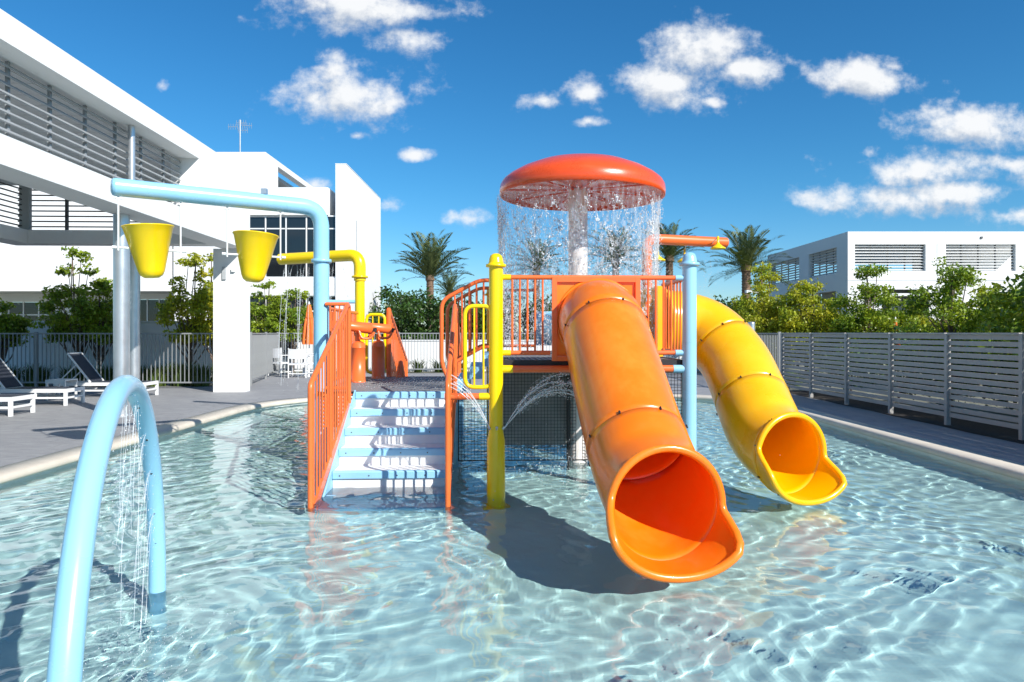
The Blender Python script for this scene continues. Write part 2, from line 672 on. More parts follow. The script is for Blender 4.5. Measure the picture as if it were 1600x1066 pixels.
coping()
wall_in = base
mb = MB()
n_ = len(base)
mb.add([(x, y, 0.03) for x, y in base] + [(x, y, POOL_Z - 0.01) for x, y in base],
       [(i, (i + 1) % n_, n_ + (i + 1) % n_, n_ + i) for i in range(n_)])
tag(mb.build('pool_wall', CURT), kind='structure')
DX0, DX1, DY0, DY1 = -17.0, 6.55, -9.0, 24.3
o_in = grow(base, 0.298)
o_mid = to_rect(o_in, DX0, DX1, DY0, DY1)
tag(ring('pool_deck', o_in, o_mid, DECK, 0.1, 0.1), kind='structure')
o_far = [((x - 0.05) * 60, (y - 6.7) * 60) for x, y in o_mid]
tag(ring('ground', o_mid, o_far, GROUND, 0.096, 0.09), kind='structure')
mb = MB()
mb.box(-6, 6, -3.5, 17, POOL_Z - 0.2, POOL_Z)
floor = tag(mb.build('pool_floor', FLOOR), kind='structure')
mb = MB()
NSX = 60
for i in range(40):
    y0 = -9 + i * 0.65
    mb.add([(6.42 - 0.02 * (i % 3), y0, 0.104), (7.6, y0, 0.104), (7.6, y0 + 0.65, 0.104), (6.42 - 0.02 * ((i + 1) % 3), y0 + 0.65, 0.104)], [(0, 1, 2, 3)])
tag(mb.build('soil_strip', SOIL), kind='structure')


def make_water():
    xs = np.arange(-5.15, 5.25, 0.026)
    ys = []
    y = -1.2
    while y < 16.2:
        ys.append(y)
        y += 0.024 if y < 6 else (0.03 if y < 9 else 0.04)
    ys = np.array(ys)
    Xg, Yg = np.meshgrid(xs, ys)
    R = np.random.default_rng(11)
    H = np.zeros_like(Xg)
    # slowly bending domain so that no crest is straight
    wx = Xg + 0.22 * np.sin(0.9 * Yg + 1.3) + 0.13 * np.sin(1.9 * Xg + 1.1 * Yg) + 0.07 * np.sin(3.7 * Yg - 2.2 * Xg)
    wy = Yg + 0.20 * np.sin(0.8 * Xg + 0.4) + 0.12 * np.sin(1.7 * Yg - 1.4 * Xg + 2) + 0.06 * np.sin(4.1 * Xg + 1.3 * Yg)
    for lam, amp, cnt in ((0.95, 0.0011, 6), (0.55, 0.0012, 9), (0.34, 0.0018, 12), (0.21, 0.00082, 16), (0.12, 0.00022, 18)):
        for _ in range(cnt):
            a = R.normal(PI / 2, 1.0) if lam > 0.3 else R.uniform(0, 2 * PI)
            k = 2 * PI / (lam * R.uniform(0.8, 1.25))
            ph = R.uniform(0, 2 * PI)
            sv = np.sin(k * (np.cos(a) * wx + np.sin(a) * wy) + ph)
            far = 1.0 + (-0.7 if lam > 0.25 else (1.1 if lam > 0.15 else 0.0)) * np.clip((Yg - 4.5) / 4.5, 0, 1)
            H += far * amp / math.sqrt(cnt) * 1.5 * (sv + 0.25 * np.cos(2 * np.arcsin(np.clip(sv, -1, 1))))
    # rings from drips, and churn where water falls
    spots = [(-1.80, 3.15, 0.0008, 0.5), (-1.95, 3.6, 0.0007, 0.4), (-2.05, 4.05, 0.0007, 0.3)]
    for _ in range(70):
        spots.append((R.normal(0.4, 1.3), R.normal(5.2, 1.3), R.uniform(0.0003, 0.0009), R.uniform(0.10, 0.28)))
    for _ in range(24):
        spots.append((R.normal(-1.2, 1.6), R.normal(3.9, 1.2), R.uniform(0.0003, 0.0007), R.uniform(0.08, 0.2)))
    for sx, sy, am, ext in spots:
        r = np.sqrt((Xg - sx) ** 2 + (Yg - sy) ** 2)
        H += am * np.sin(2 * PI * r / 0.085 - 1.0) * np.exp(-(r / ext) ** 2) * np.clip(r / 0.05, 0, 1)
    dist = np.sqrt(((Xg - 0.9) / 1.6) ** 2 + ((Yg - 8.2) / 2.0) ** 2)
    churn = np.exp(-dist ** 2)
    dist2 = np.sqrt(((Xg + 1.75) / 0.45) ** 2 + ((Yg - 3.1) / 0.9) ** 2)
    churn = churn + 1.0 * np.exp(-dist2 ** 2)
    for _ in range(16):
        a = R.uniform(0, 2 * PI)
        k = 2 * PI / R.uniform(0.07, 0.16)
        H += 0.00035 * churn * np.sin(k * (np.cos(a) * wx + np.sin(a) * wy) + R.uniform(0, 6))
    co = np.stack([Xg, Yg, H], -1).reshape(-1, 3).astype(np.float32)
    ny, nx = Xg.shape
    idx = np.arange(ny * nx).reshape(ny, nx)
    q = np.stack([idx[:-1, :-1], idx[:-1, 1:], idx[1:, 1:], idx[1:, :-1]], -1).reshape(-1, 4)
    me = bpy.data.meshes.new('pool_water')
    me.vertices.add(len(co))
    me.vertices.foreach_set('co', co.reshape(-1))
    me.loops.add(len(q) * 4)
    me.loops.foreach_set('vertex_index', q.reshape(-1).astype(np.int32))
    me.polygons.add(len(q))
    me.polygons.foreach_set('loop_start', np.arange(0, len(q) * 4, 4, dtype=np.int32))
    me.polygons.foreach_set('loop_total', np.full(len(q), 4, dtype=np.int32))
    me.polygons.foreach_set('use_smooth', np.ones(len(q), dtype=bool))
    me.update()
    return tag(link('pool_water', me, WATER), kind='structure')


water = make_water()
# shadow caustics: real sunlight focused by the real ripples onto the pool floor
sd.cycles.is_caustics_light = True
water.cycles.is_caustics_caster = True
floor.cycles.is_caustics_receiver = True

# ------------------------------------------------------------------ left club building (louvred terrace frame)
LB = empty('club_building', (-5.71, 0, 0), math.atan(0.035),
           'white terrace building on the left with grey louvre screens and a long elevated beam', 'building')
# local x: right, local y: along the facade away from the camera


def part(name, m, parent, *boxes):
    mb = MB()
    for b in boxes:
        mb.box(*b)
    return mb.build(name, m, parent)


part('upper_beam', WHITE, LB, (-0.55, 0, -4, 13.95, 4.95, 5.30))
part('lower_beam', WHITE, LB, (-0.55, 0, -4, 13.95, 3.48, 3.84))
part('end_wall', WHITE, LB, (-0.55, 0, 13.95, 16.95, 3.48, 5.30))
part('roof_slab', WHITE, LB, (-9.5, -0.55, -4, 16.94, 5.0, 5.25))
mb = MB()
for i in range(42):
    mb.box(-9.4, -0.6, -3.9 + i * 0.49, -3.9 + i * 0.49 + 0.47, 4.965, 4.998)
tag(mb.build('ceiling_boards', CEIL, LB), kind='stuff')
part('cross_beam', WHITE, LB, (-4.55, -0.56, 15.9, 16.35, 3.50, 3.80))
part('side_beam', WHITE, LB, (-5.1, -4.56, -4, 16.35, 3.50, 3.80))
part('pillar', WHITE, LB, (-0.74, -0.001, 16.60, 16.949, 0.1, 3.478))
slat = MB().box(-0.010, 0.010, 0, 17.9, -0.024, 0.024).mesh('slat')
slat.materials.append(SLATG)
for k in range(9):
    z = 3.93 + k * 0.118
    o = link('louvre_slat', slat, None, LB, (-0.36, -4 + 0.02, z))
    o.rotation_euler = (0, math.radians(-38), 0)
for d in [14.15 - 0.86 * i for i in range(14)]:
    if d < 2:
        break
    part('louvre_post', SLATG, LB, (-0.42, -0.385, d - 0.025, d + 0.025, 3.842, 4.948))
mb = MB()
mb.tube([(-0.22, 11.75, 3.84), (-0.22, 11.75, 4.95)], 0.055, 14, cap=False)
mb.build('downpipe', STEEL, LB)
rod = MB().box(0, 4.4, -0.012, 0.012, -0.014, 0.014).mesh('rod')
rod.materials.append(DKSLAT)
rod2 = MB().box(-0.012, 0.012, 0, 19.8, -0.014, 0.014).mesh('rod2')
rod2.materials.append(DKSLAT)
for k in range(9):
    z = 3.90 + k * 0.118
    link('rail_rod', rod, None, LB, (-4.9, 16.1, z))
    link('rail_rod', rod2, None, LB, (-4.75, -3.8, z))
for xx in (-3.85, -2.6, -1.4):
    part('rail_post', DKSLAT, LB, (xx - 0.03, xx + 0.03, 16.13, 16.18, 3.8, 4.95))
for yy in (4, 5.5, 7, 8.5, 10, 11.5, 13, 14.5):
    part('rail_post', DKSLAT, LB, (-4.81, -4.77, yy - 0.03, yy + 0.03, 3.8, 4.95))
mb = MB()
mb.box(-4.80, -4.58, 15.98, 16.08, 3.801, 4.95)
cp = mb.build('corner_post', GREYWALL, LB)
for (x, y) in ((-0.42, 11.82), (-2.33, 16.12)):
    mb = MB()
    mb.tube([(x, y, 0.10), (x, y, 3.50)], 0.125, 28, cap=False)
    mb.tube([(x, y, 0.10), (x, y, 0.125)], 0.17, 20)
    mb.build('steel_column', STEEL, LB)
part('wall_box', GREYWALL, LB, (-0.52, -0.44, 16.56, 16.598, 2.75, 3.05))
part('wall_light', WHITE2, LB, (-0.30, -0.22, 16.54, 16.598, 2.93, 3.02))

# ------------------------------------------------------------------ white apartment buildings behind


def window_grid(parent, x0, x1, z0, z1, y, ncol, trans=None, axis='x', recess=0.12, name='window'):
    """frame bars + one pane per light; front plane y, looking along -y"""
    fr = MB()
    t = 0.045

    def bx(a0, a1, b0, b1, d0, d1):
        fr.box(a0, a1, d0, d1, b0, b1)
    ys = y + recess - 0.06
    bx(x0, x1, z0, z0 + t, ys, ys + 0.06)
    bx(x0, x1, z1 - t, z1, ys, ys + 0.06)
    zs = [z0 + t] + ([trans] if trans else []) + [z1 - t]
    w = (x1 - x0) / ncol
    for i in range(ncol + 1):
        xc = min(max(x0 + i * w, x0 + t / 2), x1 - t / 2)
        bx(xc - t / 2, xc + t / 2, z0 + t, z1 - t, ys, ys + 0.06)
    f = fr
    if trans:
        for i in range(ncol):
            bx(x0 + i * w + t, x0 + (i + 1) * w - t, trans - t / 2, trans + t / 2, ys + 0.002, ys + 0.058)
    wn = f.build(name, WHITE2, parent)
    for i in range(ncol):
        for j in range(len(zs) - 1):
            p = MB()
            p.box(x0 + i * w + t * 0.4, x0 + (i + 1) * w - t * 0.4, ys + 0.025, ys + 0.032, zs[j] + 0.01, zs[j + 1] - 0.01)
            p.build('pane', GLASSD, wn)
    return wn


def wall_with_holes(name, m, parent, x0, x1, z0, z1, y0, y1, holes):
    """wall slab in the x-z plane with rectangular through openings (non overlapping in x or stacked)"""
    xs = sorted({x0, x1, *[h[0] for h in holes], *[h[1] for h in holes]})
    mb = MB()
    for a, b in zip(xs[:-1], xs[1:]):
        cuts = sorted([(h[2], h[3]) for h in holes if h[0] <= a + 1e-6 and h[1] >= b - 1e-6])
        z = z0
        for c0, c1 in cuts:
            if c0 > z:
                mb.box(a, b, y0, y1, z, c0)
            z = c1
        if z < z1:
            mb.box(a, b, y0, y1, z, z1)
    return mb.build(name, m, parent)


# middle block
AB = empty('apartment_building', (-8.3, 26, 0), 0, 'white apartment block with a big gridded window and a stepped roof, left of centre', 'building')
ox, oy = -8.3, 26.0


def L(x, y):            # world -> local of AB
    return x - ox, y - oy


wall_with_holes('wall', WHITE, AB, -4.2, 1.5, 0.0, 6.87, 0, 0.35, [(-1.6, 1.5, 3.53, 5.85), (-1.6, 1.5, 0.55, 2.87)])
part('return_wall', WHITE, AB, (1.15, 1.50, 0.35, 3.2, 5.85, 6.87))
part('roof', WHITE, AB, (-4.2, 1.15, 0.35, 3.2, 6.5, 6.7))
part('recess_wall', WHITE, AB, (1.50, 2.2, 3.0, 3.2, 0.0, 7.0))
part('spandrel', WHITE, AB, (1.5, 2.2, 0.05, 0.30, 2.87, 3.53))
window_grid(AB, -1.6, 2.19, 3.53, 5.85, 0.05, 5, trans=5.36)
window_grid(AB, -1.6, 2.19, 0.55, 2.87, 0.05, 5, trans=2.3)
part('interior', GREYWALL, AB, (-1.6, 2.2, 1.6, 1.7, 0.3, 5.9))
for i, xb in enumerate((-1.2, -0.2, 0.9)):
    part('curtain', FAB, AB, (xb, xb + 0.34, 0.5, 0.55, 3.6, 5.85))
# tall block behind with sloping (receding) parapet
wall_with_holes('tall_block_wall', WHITE, AB, -4.8, -2.2, 0.0, 9.2, 4.0, 4.35, [])
mbh = MB()
side = [(-2.20, 4.35, 0), (-2.20, 11.2, 0)]
mbh.box(-2.55, -2.2, 4.35, 5.6, 0, 9.2)
mbh.box(-2.55, -2.2, 10.6, 11.2, 0, 9.2)
mbh.box(-2.55, -2.2, 5.6, 10.6, 0, 8.0)
mbh.box(-2.55, -2.2, 5.6, 10.6, 8.95, 9.2)
mbh.build('tall_block_side', WHITE, AB)
part('tall_block_roof', GREYWALL, AB, (-4.8, -2.56, 4.4, 11.1, 8.6, 8.75))
# tall fin wall
FW = empty('fin_wall', (-6.32, 26.0, 0), 0, 'tall thin white fin wall standing right of the gridded window', 'wall')
mb = MB()
mb.add([(-0.20, 0, 0), (0.20, 0, 0), (0.20, 6.8, 0), (-0.20, 6.8, 0), (-0.20, 0, 7.72), (0.20, 0, 7.72), (0.20, 6.8, 7.72), (-0.20, 6.8, 7.72)],
       [(0, 3, 2, 1), (4, 5, 6, 7), (0, 1, 5, 4), (1, 2, 6, 5), (2, 3, 7, 6), (3, 0, 4, 7)])
mb.build('wall_panel', WHITE, FW)
part('coping_cap', WHITE2, FW, (-0.21, 0.21, -0.01, 6.81, 7.722, 7.75))

# long low block seen under the terrace
LW = empty('garden_building', (-20, 26, 0), 0, 'long white two storey block seen beneath the terrace on the far left', 'building')
part('upper_wall', WHITE, LW, (-8, 7.4, 0, 0.4, 3.04, 8.2))
wall_with_holes('ground_floor_wall', WHITE, LW, -8, 7.5, 0, 3.04, 1.6, 1.9, [(0.2, 2.0, 1.55, 2.75), (5.2, 6.6, 1.9, 2.85)])
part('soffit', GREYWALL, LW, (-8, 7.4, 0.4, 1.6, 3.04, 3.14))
window_grid(LW, 0.2, 2.0, 1.55, 2.75, 1.6, 3, trans=2.2)
window_grid(LW, 5.2, 6.6, 1.9, 2.85, 1.6, 3)
part('downpipe', GREYWALL, LW, (0.75, 0.95, -0.12, -0.01, 2.9, 4.6))
part('wall_lamp', GREYWALL, LW, (2.35, 2.8, 1.5, 1.598, 2.0, 2.1))
GW = empty('garden_wall', (-20, 20.4, 0), 0, 'low white garden wall behind the left railing', 'wall')
part('wall_panel', WHITE, GW, (-6, 12.2, 0, 0.2, 0.05, 1.80))
part('wall_cap', WHITE2, GW, (-6, 12.2, -0.02, 0.22, 1.802, 1.84))
GW2 = empty('planter_wall', (-8, 25.6, 0), 0, 'low white planter wall behind the rear railing', 'wall')
part('wall_panel', WHITE, GW2, (0.0, 15.2, 0, 0.25, 0.05, 1.20))
part('wall_cap', WHITE2, GW2, (0.0, 15.2, -0.03, 0.28, 1.202, 1.24))

# roof antenna
AN = empty('roof_antenna', (-11.82, 30.6, 9.2), 0, 'thin television antenna on the flat white roof at upper left', 'antenna')
mb = MB()
mb.tube([(0, 0, 0.0), (0, 0, 1.55)], 0.035, 8)
mb.build('mast', STEEL, AN)
mb = MB()
for (px, pz) in ((-0.3, 1.25), (0.12, 1.1), (0.3, 1.3), (0.05, 1.42)):
    mb.bar((px - 0.22, 0, pz), (px + 0.22, 0, pz), 0.02, 0.02)
    for q in range(5):
        xx = px - 0.2 + q * 0.1
        mb.bar((xx, 0, pz - 0.12), (xx, 0, pz + 0.12), 0.014, 0.014)
mb.build('receiver_elements', STEEL, AN)

# ------------------------------------------------------------------ right villa
VB = empty('villa', (16.6, 34.8, 0), 0, 'white flat roofed villa with louvred upper openings behind the right trees', 'building')
wall_with_holes('front_wall', WHITE, VB, 0, 12, 0, 6.5, 0, 0.3,
                [(0.35, 3.85, 4.55, 5.87), (4.85, 8.30, 4.55, 5.87), (9.3, 12, 4.55, 5.87), (1.7, 4.0, 0.0, 3.65)])
part('front_groove', GREYWALL, VB, (0.02, 12, -0.006, -0.001, 4.08, 4.11))
part('front_joint', GREYWALL, VB, (4.40, 4.425, -0.006, -0.001, 4.12, 5.9))
VS_ = empty('side', (0, 0.3, 0))
VS_.parent = VB
VS_.name = 'side_wall'
# side wall built in rotated local frame: x along depth
VS_.rotation_euler = (0, 0, math.radians(90))
wall_with_holes('side_wall_panel', WHITE, VS_, 0, 10.6, 0, 6.5, -0.3, 0.0,
                [(0.9, 4.3, 4.55, 5.87), (5.6, 10.0, 4.55, 5.87), (1.0, 3.4, 0, 3.65)])
part('roof', WHITE, VB, (0.3, 12, 0.3, 10.9, 6.1, 6.3))
part('upper_floor', WHITE, VB, (0.3, 12, 0.3, 10.9, 4.0, 4.3))
part('inner_wall', WHITE, VB, (6.2, 12, 5.2, 5.3, 4.3, 6.1))
part('back_beam', WHITE, VB, (0.3, 12, 10.6, 10.9, 5.95, 6.1))
part('inner_floor_wall', GREYWALL, VB, (0.3, 12, 3.5, 3.6, 0, 4.0))
part('entry_canopy', WHITE, VB, (1.9, 4.0, -0.5, 0.3, 3.3, 3.42))
dr = part('entry_door', GREYWALL, VB, (2.85, 3.9, 1.3, 1.38, 0.1, 3.0))
part('door_handle', STEEL, dr, (2.95, 3.0, 1.24, 1.298, 1.0, 1.5))
vs1 = MB().box(0, 3.46, -0.05, 0.05, -0.012, 0.012).mesh('vslat')
vs1.materials.append(WHITE2)
for (xa) in (0.37, 4.87):
    for k in range(9):
        o = link('louvre_slat', vs1, None, VB, (xa, 0.15, 4.62 + k * 0.145))
        o.rotation_euler = (math.radians(25), 0, 0)
    for j in range(5):
        xx = xa + 0.02 + j * 0.85
        part('louvre_post', DKSLAT, VB, (xx - 0.03, xx + 0.03, 0.22, 0.27, 4.552, 5.868))
for (ya, ln) in ((0.92, 3.36), (5.62, 4.36)):
    for k in range(9):
        o = MB().box(0, ln, -0.05, 0.05, -0.012, 0.012).build('louvre_slat', WHITE2, VS_)
        o.location = (ya, -0.15, 4.62 + k * 0.145)
        o.rotation_euler = (math.radians(25), 0, 0)
    for j in range(5):
        xx = ya + 0.03 + j * (ln - 0.06) / 4
        part('louvre_post', DKSLAT, VS_, (xx - 0.03, xx + 0.03, -0.27, -0.22, 4.552, 5.868))
part('roof_sensor', DKSLAT, VB, (6.55, 6.65, -0.05, -0.008, 6.15, 6.25))

# ------------------------------------------------------------------ fences
pk = MB().box(-0.009, 0.009, -0.009, 0.009, 0.17, 1.36).mesh('picket')
pk.materials.append(PICKET)


def picket_fence(a, b, label, postgap=2.2, step=0.105, zb=0.1, gate=None):
    a = Vector(a)
    b = Vector(b)
    ln = (b - a).length
    rz = math.atan2(b.y - a.y, b.x - a.x)
    root = empty('metal_fence', (a.x, a.y, zb), rz, label, 'fence', 'grey picket fences round the pool deck')
    part('top_rail', PICKET, root, (0, ln, -0.02, 0.02, 1.36, 1.395))
    part('bottom_rail', PICKET, root, (0, ln, -0.02, 0.02, 0.135, 0.17))
    npost = max(1, round(ln / postgap))
    px = [i * ln / npost for i in range(npost + 1)]
    for x in px:
        part('post', PICKET, root, (x - 0.03, x + 0.03, -0.031, 0.031, 0, 1.42))
    k = 1
    while k * step < ln - 0.03:
        if all(abs(k * step - x) > 0.045 for x in px):
            link('picket', pk, None, root, (k * step, 0, 0))
        k += 1
    return root


picket_fence((-16.5, 17.65), (-7.35, 17.65), 'dark grey picket fence behind the sun loungers on the left')
picket_fence((-6.9, 18.6), (-7.95, 23.9), 'short picket fence running back from the white pillar')
picket_fence((-7.95, 24.0), (6.35, 24.4), 'long picket fence across the rear behind the play structure')
picket_fence((6.35, 24.35), (6.40, 16.85), 'picket fence on the right leading to the slatted panels')
GT = empty('pool_gate', (-7.32, 17.65, 0.1), 0, 'closed grey picket gate beside the white pillar', 'gate')
part('gate_frame', PICKET, GT, (0, 0.05, -0.02, 0.02, 0.08, 1.40), (0.62, 0.67, -0.02, 0.02, 0.08, 1.40), (0.052, 0.618, -0.02, 0.02, 1.34, 1.385), (0.052, 0.618, -0.02, 0.02, 0.1, 0.14))
for k in range(5):
    link('picket', pk, None, GT, (0.14 + k * 0.1, 0, 0))
part('latch', DKSLAT, GT, (0.60, 0.68, -0.05, -0.022, 0.95, 1.1))

SF = empty('slatted_fence', (6.65 + 0.032 * 9.17, 0, 0.1), math.atan(0.032), 'tall grey horizontal slat fence along the right side', 'fence')
# local: y along
ys = [16.7 - 1.506 * i for i in range(13)]
sl = MB().box(0.0, 0.022, 0, 1.44, -0.0325, 0.0325).mesh('slat')
sl.materials.append(FENCEG)
for i, y in enumerate(ys):
    part('post', FENCEG, SF, (-0.035, 0.03, y - 0.03, y + 0.03, 0, 1.385))
    if i:
        part('top_cap', FENCEG, SF, (-0.03, 0.045, y + 0.031, ys[i - 1] - 0.031, 1.372, 1.40))
        for k in range(14):
            link('slat', sl, None, SF, (0.001 + random.uniform(-0.002, 0.002), y + 0.033, 0.16 + k * 0.0905 + random.uniform(-0.002, 0.002)))

# bollard and lamp post behind the yellow slide
BO = empty('grey_bollard', (5.85, 17.2, 0.1), 0, 'round grey steel post beside the rear picket fence', 'post')
mb = MB()
mb.lathe([(0.085, 0), (0.085, 1.62), (0.08, 1.66), (0.0, 1.67)], n=20)
mb.build('tube', STEEL, BO)
part('base_plate', STEEL, BO, (-0.12, 0.12, -0.12, 0.12, 0, 0.015))
LP = empty('lamp_post', (8.8, 25.0, 0.09), 0, 'black lamp post among the yellow green trees', 'lamp')
part('post', BLACK, LP, (-0.07, 0.07, -0.07, 0.07, 0, 2.95))
part('lamp_head', WHITE2, LP, (-0.5, -0.08, -0.1, 0.1, 2.82, 2.92))

# ------------------------------------------------------------------ water play structure
ANG = math.atan(0.045)
PS = empty('water_play_structure', (-0.147, 6.47, 0), ANG,
           'orange, yellow and blue water play structure with steps and two tube slides in the pool', 'play structure')


def S(X, D, z):
    """world position -> local of the play structure"""
    dx, dy = X + 0.147, D - 6.47
    return (dx * math.cos(ANG) + dy * math.sin(ANG), -dx * math.sin(ANG) + dy * math.cos(ANG), z)


FLR = POOL_Z


def post(x, y, ztop, m, r=0.065, sleeve=False, name='post', cap=True):
    mb = MB()
    mb.tube([(x, y, FLR), (x, y, ztop)], r, 28, cap=False)
    p = mb.build(name, m, PS)
    if cap:
        c = MB()
        R = r
        c.lathe([(R + 0.001, -0.03), (R + 0.028, -0.026), (R + 0.03, -0.004), (R + 0.006, 0.004), (R + 0.002, 0.02), (R * 0.96, 0.05),
                 (R * 0.8, 0.078), (R * 0.45, 0.095), (0, 0.1)], (x, y, ztop), 28)
        c.build('post_cap', m, p)
    c = MB()
    if sleeve:
        c.lathe([(r + 0.001, 0.97), (r + 0.004, 0.93), (r + 0.018, 0.86), (r + 0.02, 0.40), (r + 0.016, 0)], (x, y, FLR), 28)
        c.build('post_sleeve', m, p)
        for k in range(3):
            a = (-0.4, -2.6, -1.5)[k]
            nz = MB()
            nz.tube([(x + math.cos(a) * r, y + math.sin(a) * r, 0.62), (x + math.cos(a) * (r + 0.02), y + math.sin(a) * (r + 0.02), 0.64)], 0.012, 8)
            nz.build('nozzle', STEEL, p)
    c = MB()
    c.lathe([(r + 0.07, 0), (r + 0.07, 0.012), (r + 0.004, 0.014)], (x, y, FLR), 24)
    c.build('foot_flange', m, p)
    return p


post(0, 0, 2.13, YEL, sleeve=True)
post(1.80, 0, 2.15, BLUE)
UZ, LZ = 1.245, 0.82
UY = 3.45
for (x, y, m, zt) in ((0, 1.8, BLUE, 1.24), (0, UY, YEL, 2.05), (1.8, UY, BLUE, 2.05)):
    post(x, y, zt, m, 0.055, cap=zt > 2)
for (x, y) in ((-0.45, 1.86), (-0.45, 4.45)):
    post(x, y, LZ - 0.03, BLUE, 0.05, cap=False)


def rail_panel(name, p0, p1, z0, z1, m, n, rt=0.021, rp=0.0095, horiz=True, pm=None, zs=None, corner=0.0, parent=None):
    """railing between two local xy points: top and bottom tubes (zs: end heights for sloping rails) and separate pickets"""
    a = Vector((*p0, 0))
    b = Vector((*p1, 0))
    za0, za1, zb0, zb1 = zs if zs else (z0, z1, z0, z1)
    mb = MB()
    A0, A1 = a + Vector((0, 0, za0)), a + Vector((0, 0, za1))
    B0, B1 = b + Vector((0, 0, zb0)), b + Vector((0, 0, zb1))
    if corner > 0:
        mb.tube(round_path([A0, A1, B1, B0], corner, 7, closed=True), rt, 12, closed=True)
    else:
        mb.tube([A1, B1], rt, 12)
    r = mb.build(name, m, parent or PS)
    if corner <= 0:
        q = MB()
        q.tube([A0, B0], rt, 12)
        q.build('lower_rail', m, r)
    L_ = (b - a).length
    pmesh = None
    for k in range(n):
        t = (k + 1) / (n + 1)
        lo = A0.lerp(B0, t)
        hi = A1.lerp(B1, t)
        h = hi.z - lo.z
        if zs is None:
            if pmesh is None:
                q = MB()
                q.tube([(0, 0, 0), (0, 0, h)], rp, 8, cap=False)
                pmesh = q.mesh('picket')
                pmesh.materials.append(pm or m)
            link('picket', pmesh, None, r, lo)
        else:
            q = MB()
            q.tube([(0, 0, 0), (0, 0, h)], rp, 8, cap=False)
            q.build('picket', pm or m, r, loc=lo)
    return r


# --- upper deck: frame tubes, floor slab with perforated top
def stub_beam(a, b, m, e0, e1, r=0.033):
    mb = MB()
    A, B = Vector(a), Vector(b)
    d = (B - A).normalized()
    mb.tube([A + d * 0.15, B - d * 0.15], r, 16)
    o = mb.build('deck_beam', m, PS)
    for (p, q, mm) in ((A, d, e0), (B, -d, e1)):
        s_ = MB()
        s_.tube([p + q * 0.05, p + q * 0.155], r + 0.003, 16)
        s_.build('beam_socket', mm, o)
    return o


stub_beam((0, 0, 1.165), (1.8, 0, 1.165), ORR, YEL, BLUE)
stub_beam((0, UY, 1.165), (1.8, UY, 1.165), ORR, YEL, BLUE)
stub_beam((1.8, 0, 1.165), (1.8, UY, 1.165), ORR, BLUE, BLUE)
stub_beam((0, 0, 1.165), (0, 1.8, 1.165), ORR, YEL, BLUE)
stub_beam((-0.52, 0.0, 0.915), (0.0, 0.0, 0.915), ORR, ORR, YEL, 0.03)


def perforated_deck(name, x0, x1, y0, y1, z, hole=None, cell=0.055, barw=0.016):
    """open mesh decking with a rim, laid as real bars"""
    mb = MB()
    mb.box(x0, x1, y0, y0 + 0.03, z - 0.05, z + 0.002)
    mb.box(x0, x1, y1 - 0.03, y1, z - 0.05, z + 0.002)
    mb.box(x0, x0 + 0.03, y0 + 0.031, y1 - 0.031, z - 0.05, z + 0.002)
    mb.box(x1 - 0.03, x1, y0 + 0.031, y1 - 0.031, z - 0.05, z + 0.002)
    rim = mb.build(name, BLACK, PS)
    q = MB()
    x = x0 + 0.03 + cell
    while x < x1 - 0.03:
        q.box(x - barw / 2, x + barw / 2, y0 + 0.031, y1 - 0.031, z - 0.012, z)
        x += cell
    y = y0 + 0.03 + cell
    while y < y1 - 0.03:
        q.box(x0 + 0.031, x1 - 0.031, y - barw / 2, y + barw / 2, z - 0.011, z - 0.001)
        y += cell
    g_ = q.build('deck_mesh', GRATE, rim)
    tag(g_, kind='stuff')
    s_ = MB()
    for yy in (0.33, 0.66):
        ym = y0 + (y1 - y0) * yy
        s_.box(x0 + 0.031, x1 - 0.031, ym - 0.02, ym + 0.02, z - 0.07, z - 0.013)
    s_.build('deck_joist', BLACK, rim)
    return rim


perforated_deck('upper_deck', 0.06, 1.76, 0.03, UY - 0.03, UZ)
perforated_deck('lower_deck', -2.02, -0.42, 1.70, 4.50, LZ, cell=0.05)

# railings of the upper deck
TZ = 2.01
rail_panel('front_railing', (0.08, 0), (0.50, 0), 1.315, TZ, ORR, 5)
rail_panel('front_railing', (1.34, 0), (1.70, 0), 1.315, TZ, ORR, 4)
mb = MB()
mb.tube([(0.07, 0, TZ), (1.72, 0, TZ)], 0.0215, 12)
fr = mb.build('front_top_rail', ORR, PS)
for (x, z, m) in ((0.0, TZ, YEL), (0.0, 1.315, YEL), (1.8, TZ, BLUE), (1.8, 1.315, BLUE)):
    s_ = MB()
    sg = 1 if x == 0 else -1
    s_.tube([(x + sg * 0.05, 0, z), (x + sg * 0.135, 0, z)], 0.0265, 14)
    s_.build('rail_socket', m, fr)
rail_panel('side_railing', (1.8, 0.08), (1.8, 0.95), 1.315, TZ, ORR, 7)
rail_panel('side_railing', (1.8, 2.2), (1.8, UY - 0.08), 1.315, TZ, ORR, 9)
rail_panel('rear_railing', (0.08, UY), (0.62, UY), 1.315, 2.1, ORR, 4)
rail_panel('rear_railing', (1.18, UY), (1.72, UY), 1.315, 2.1, ORR, 4)
part('deck_plate', BLACK, PS, (0.09, 1.73, 0.06, UY - 0.06, UZ - 0.062, UZ - 0.052))
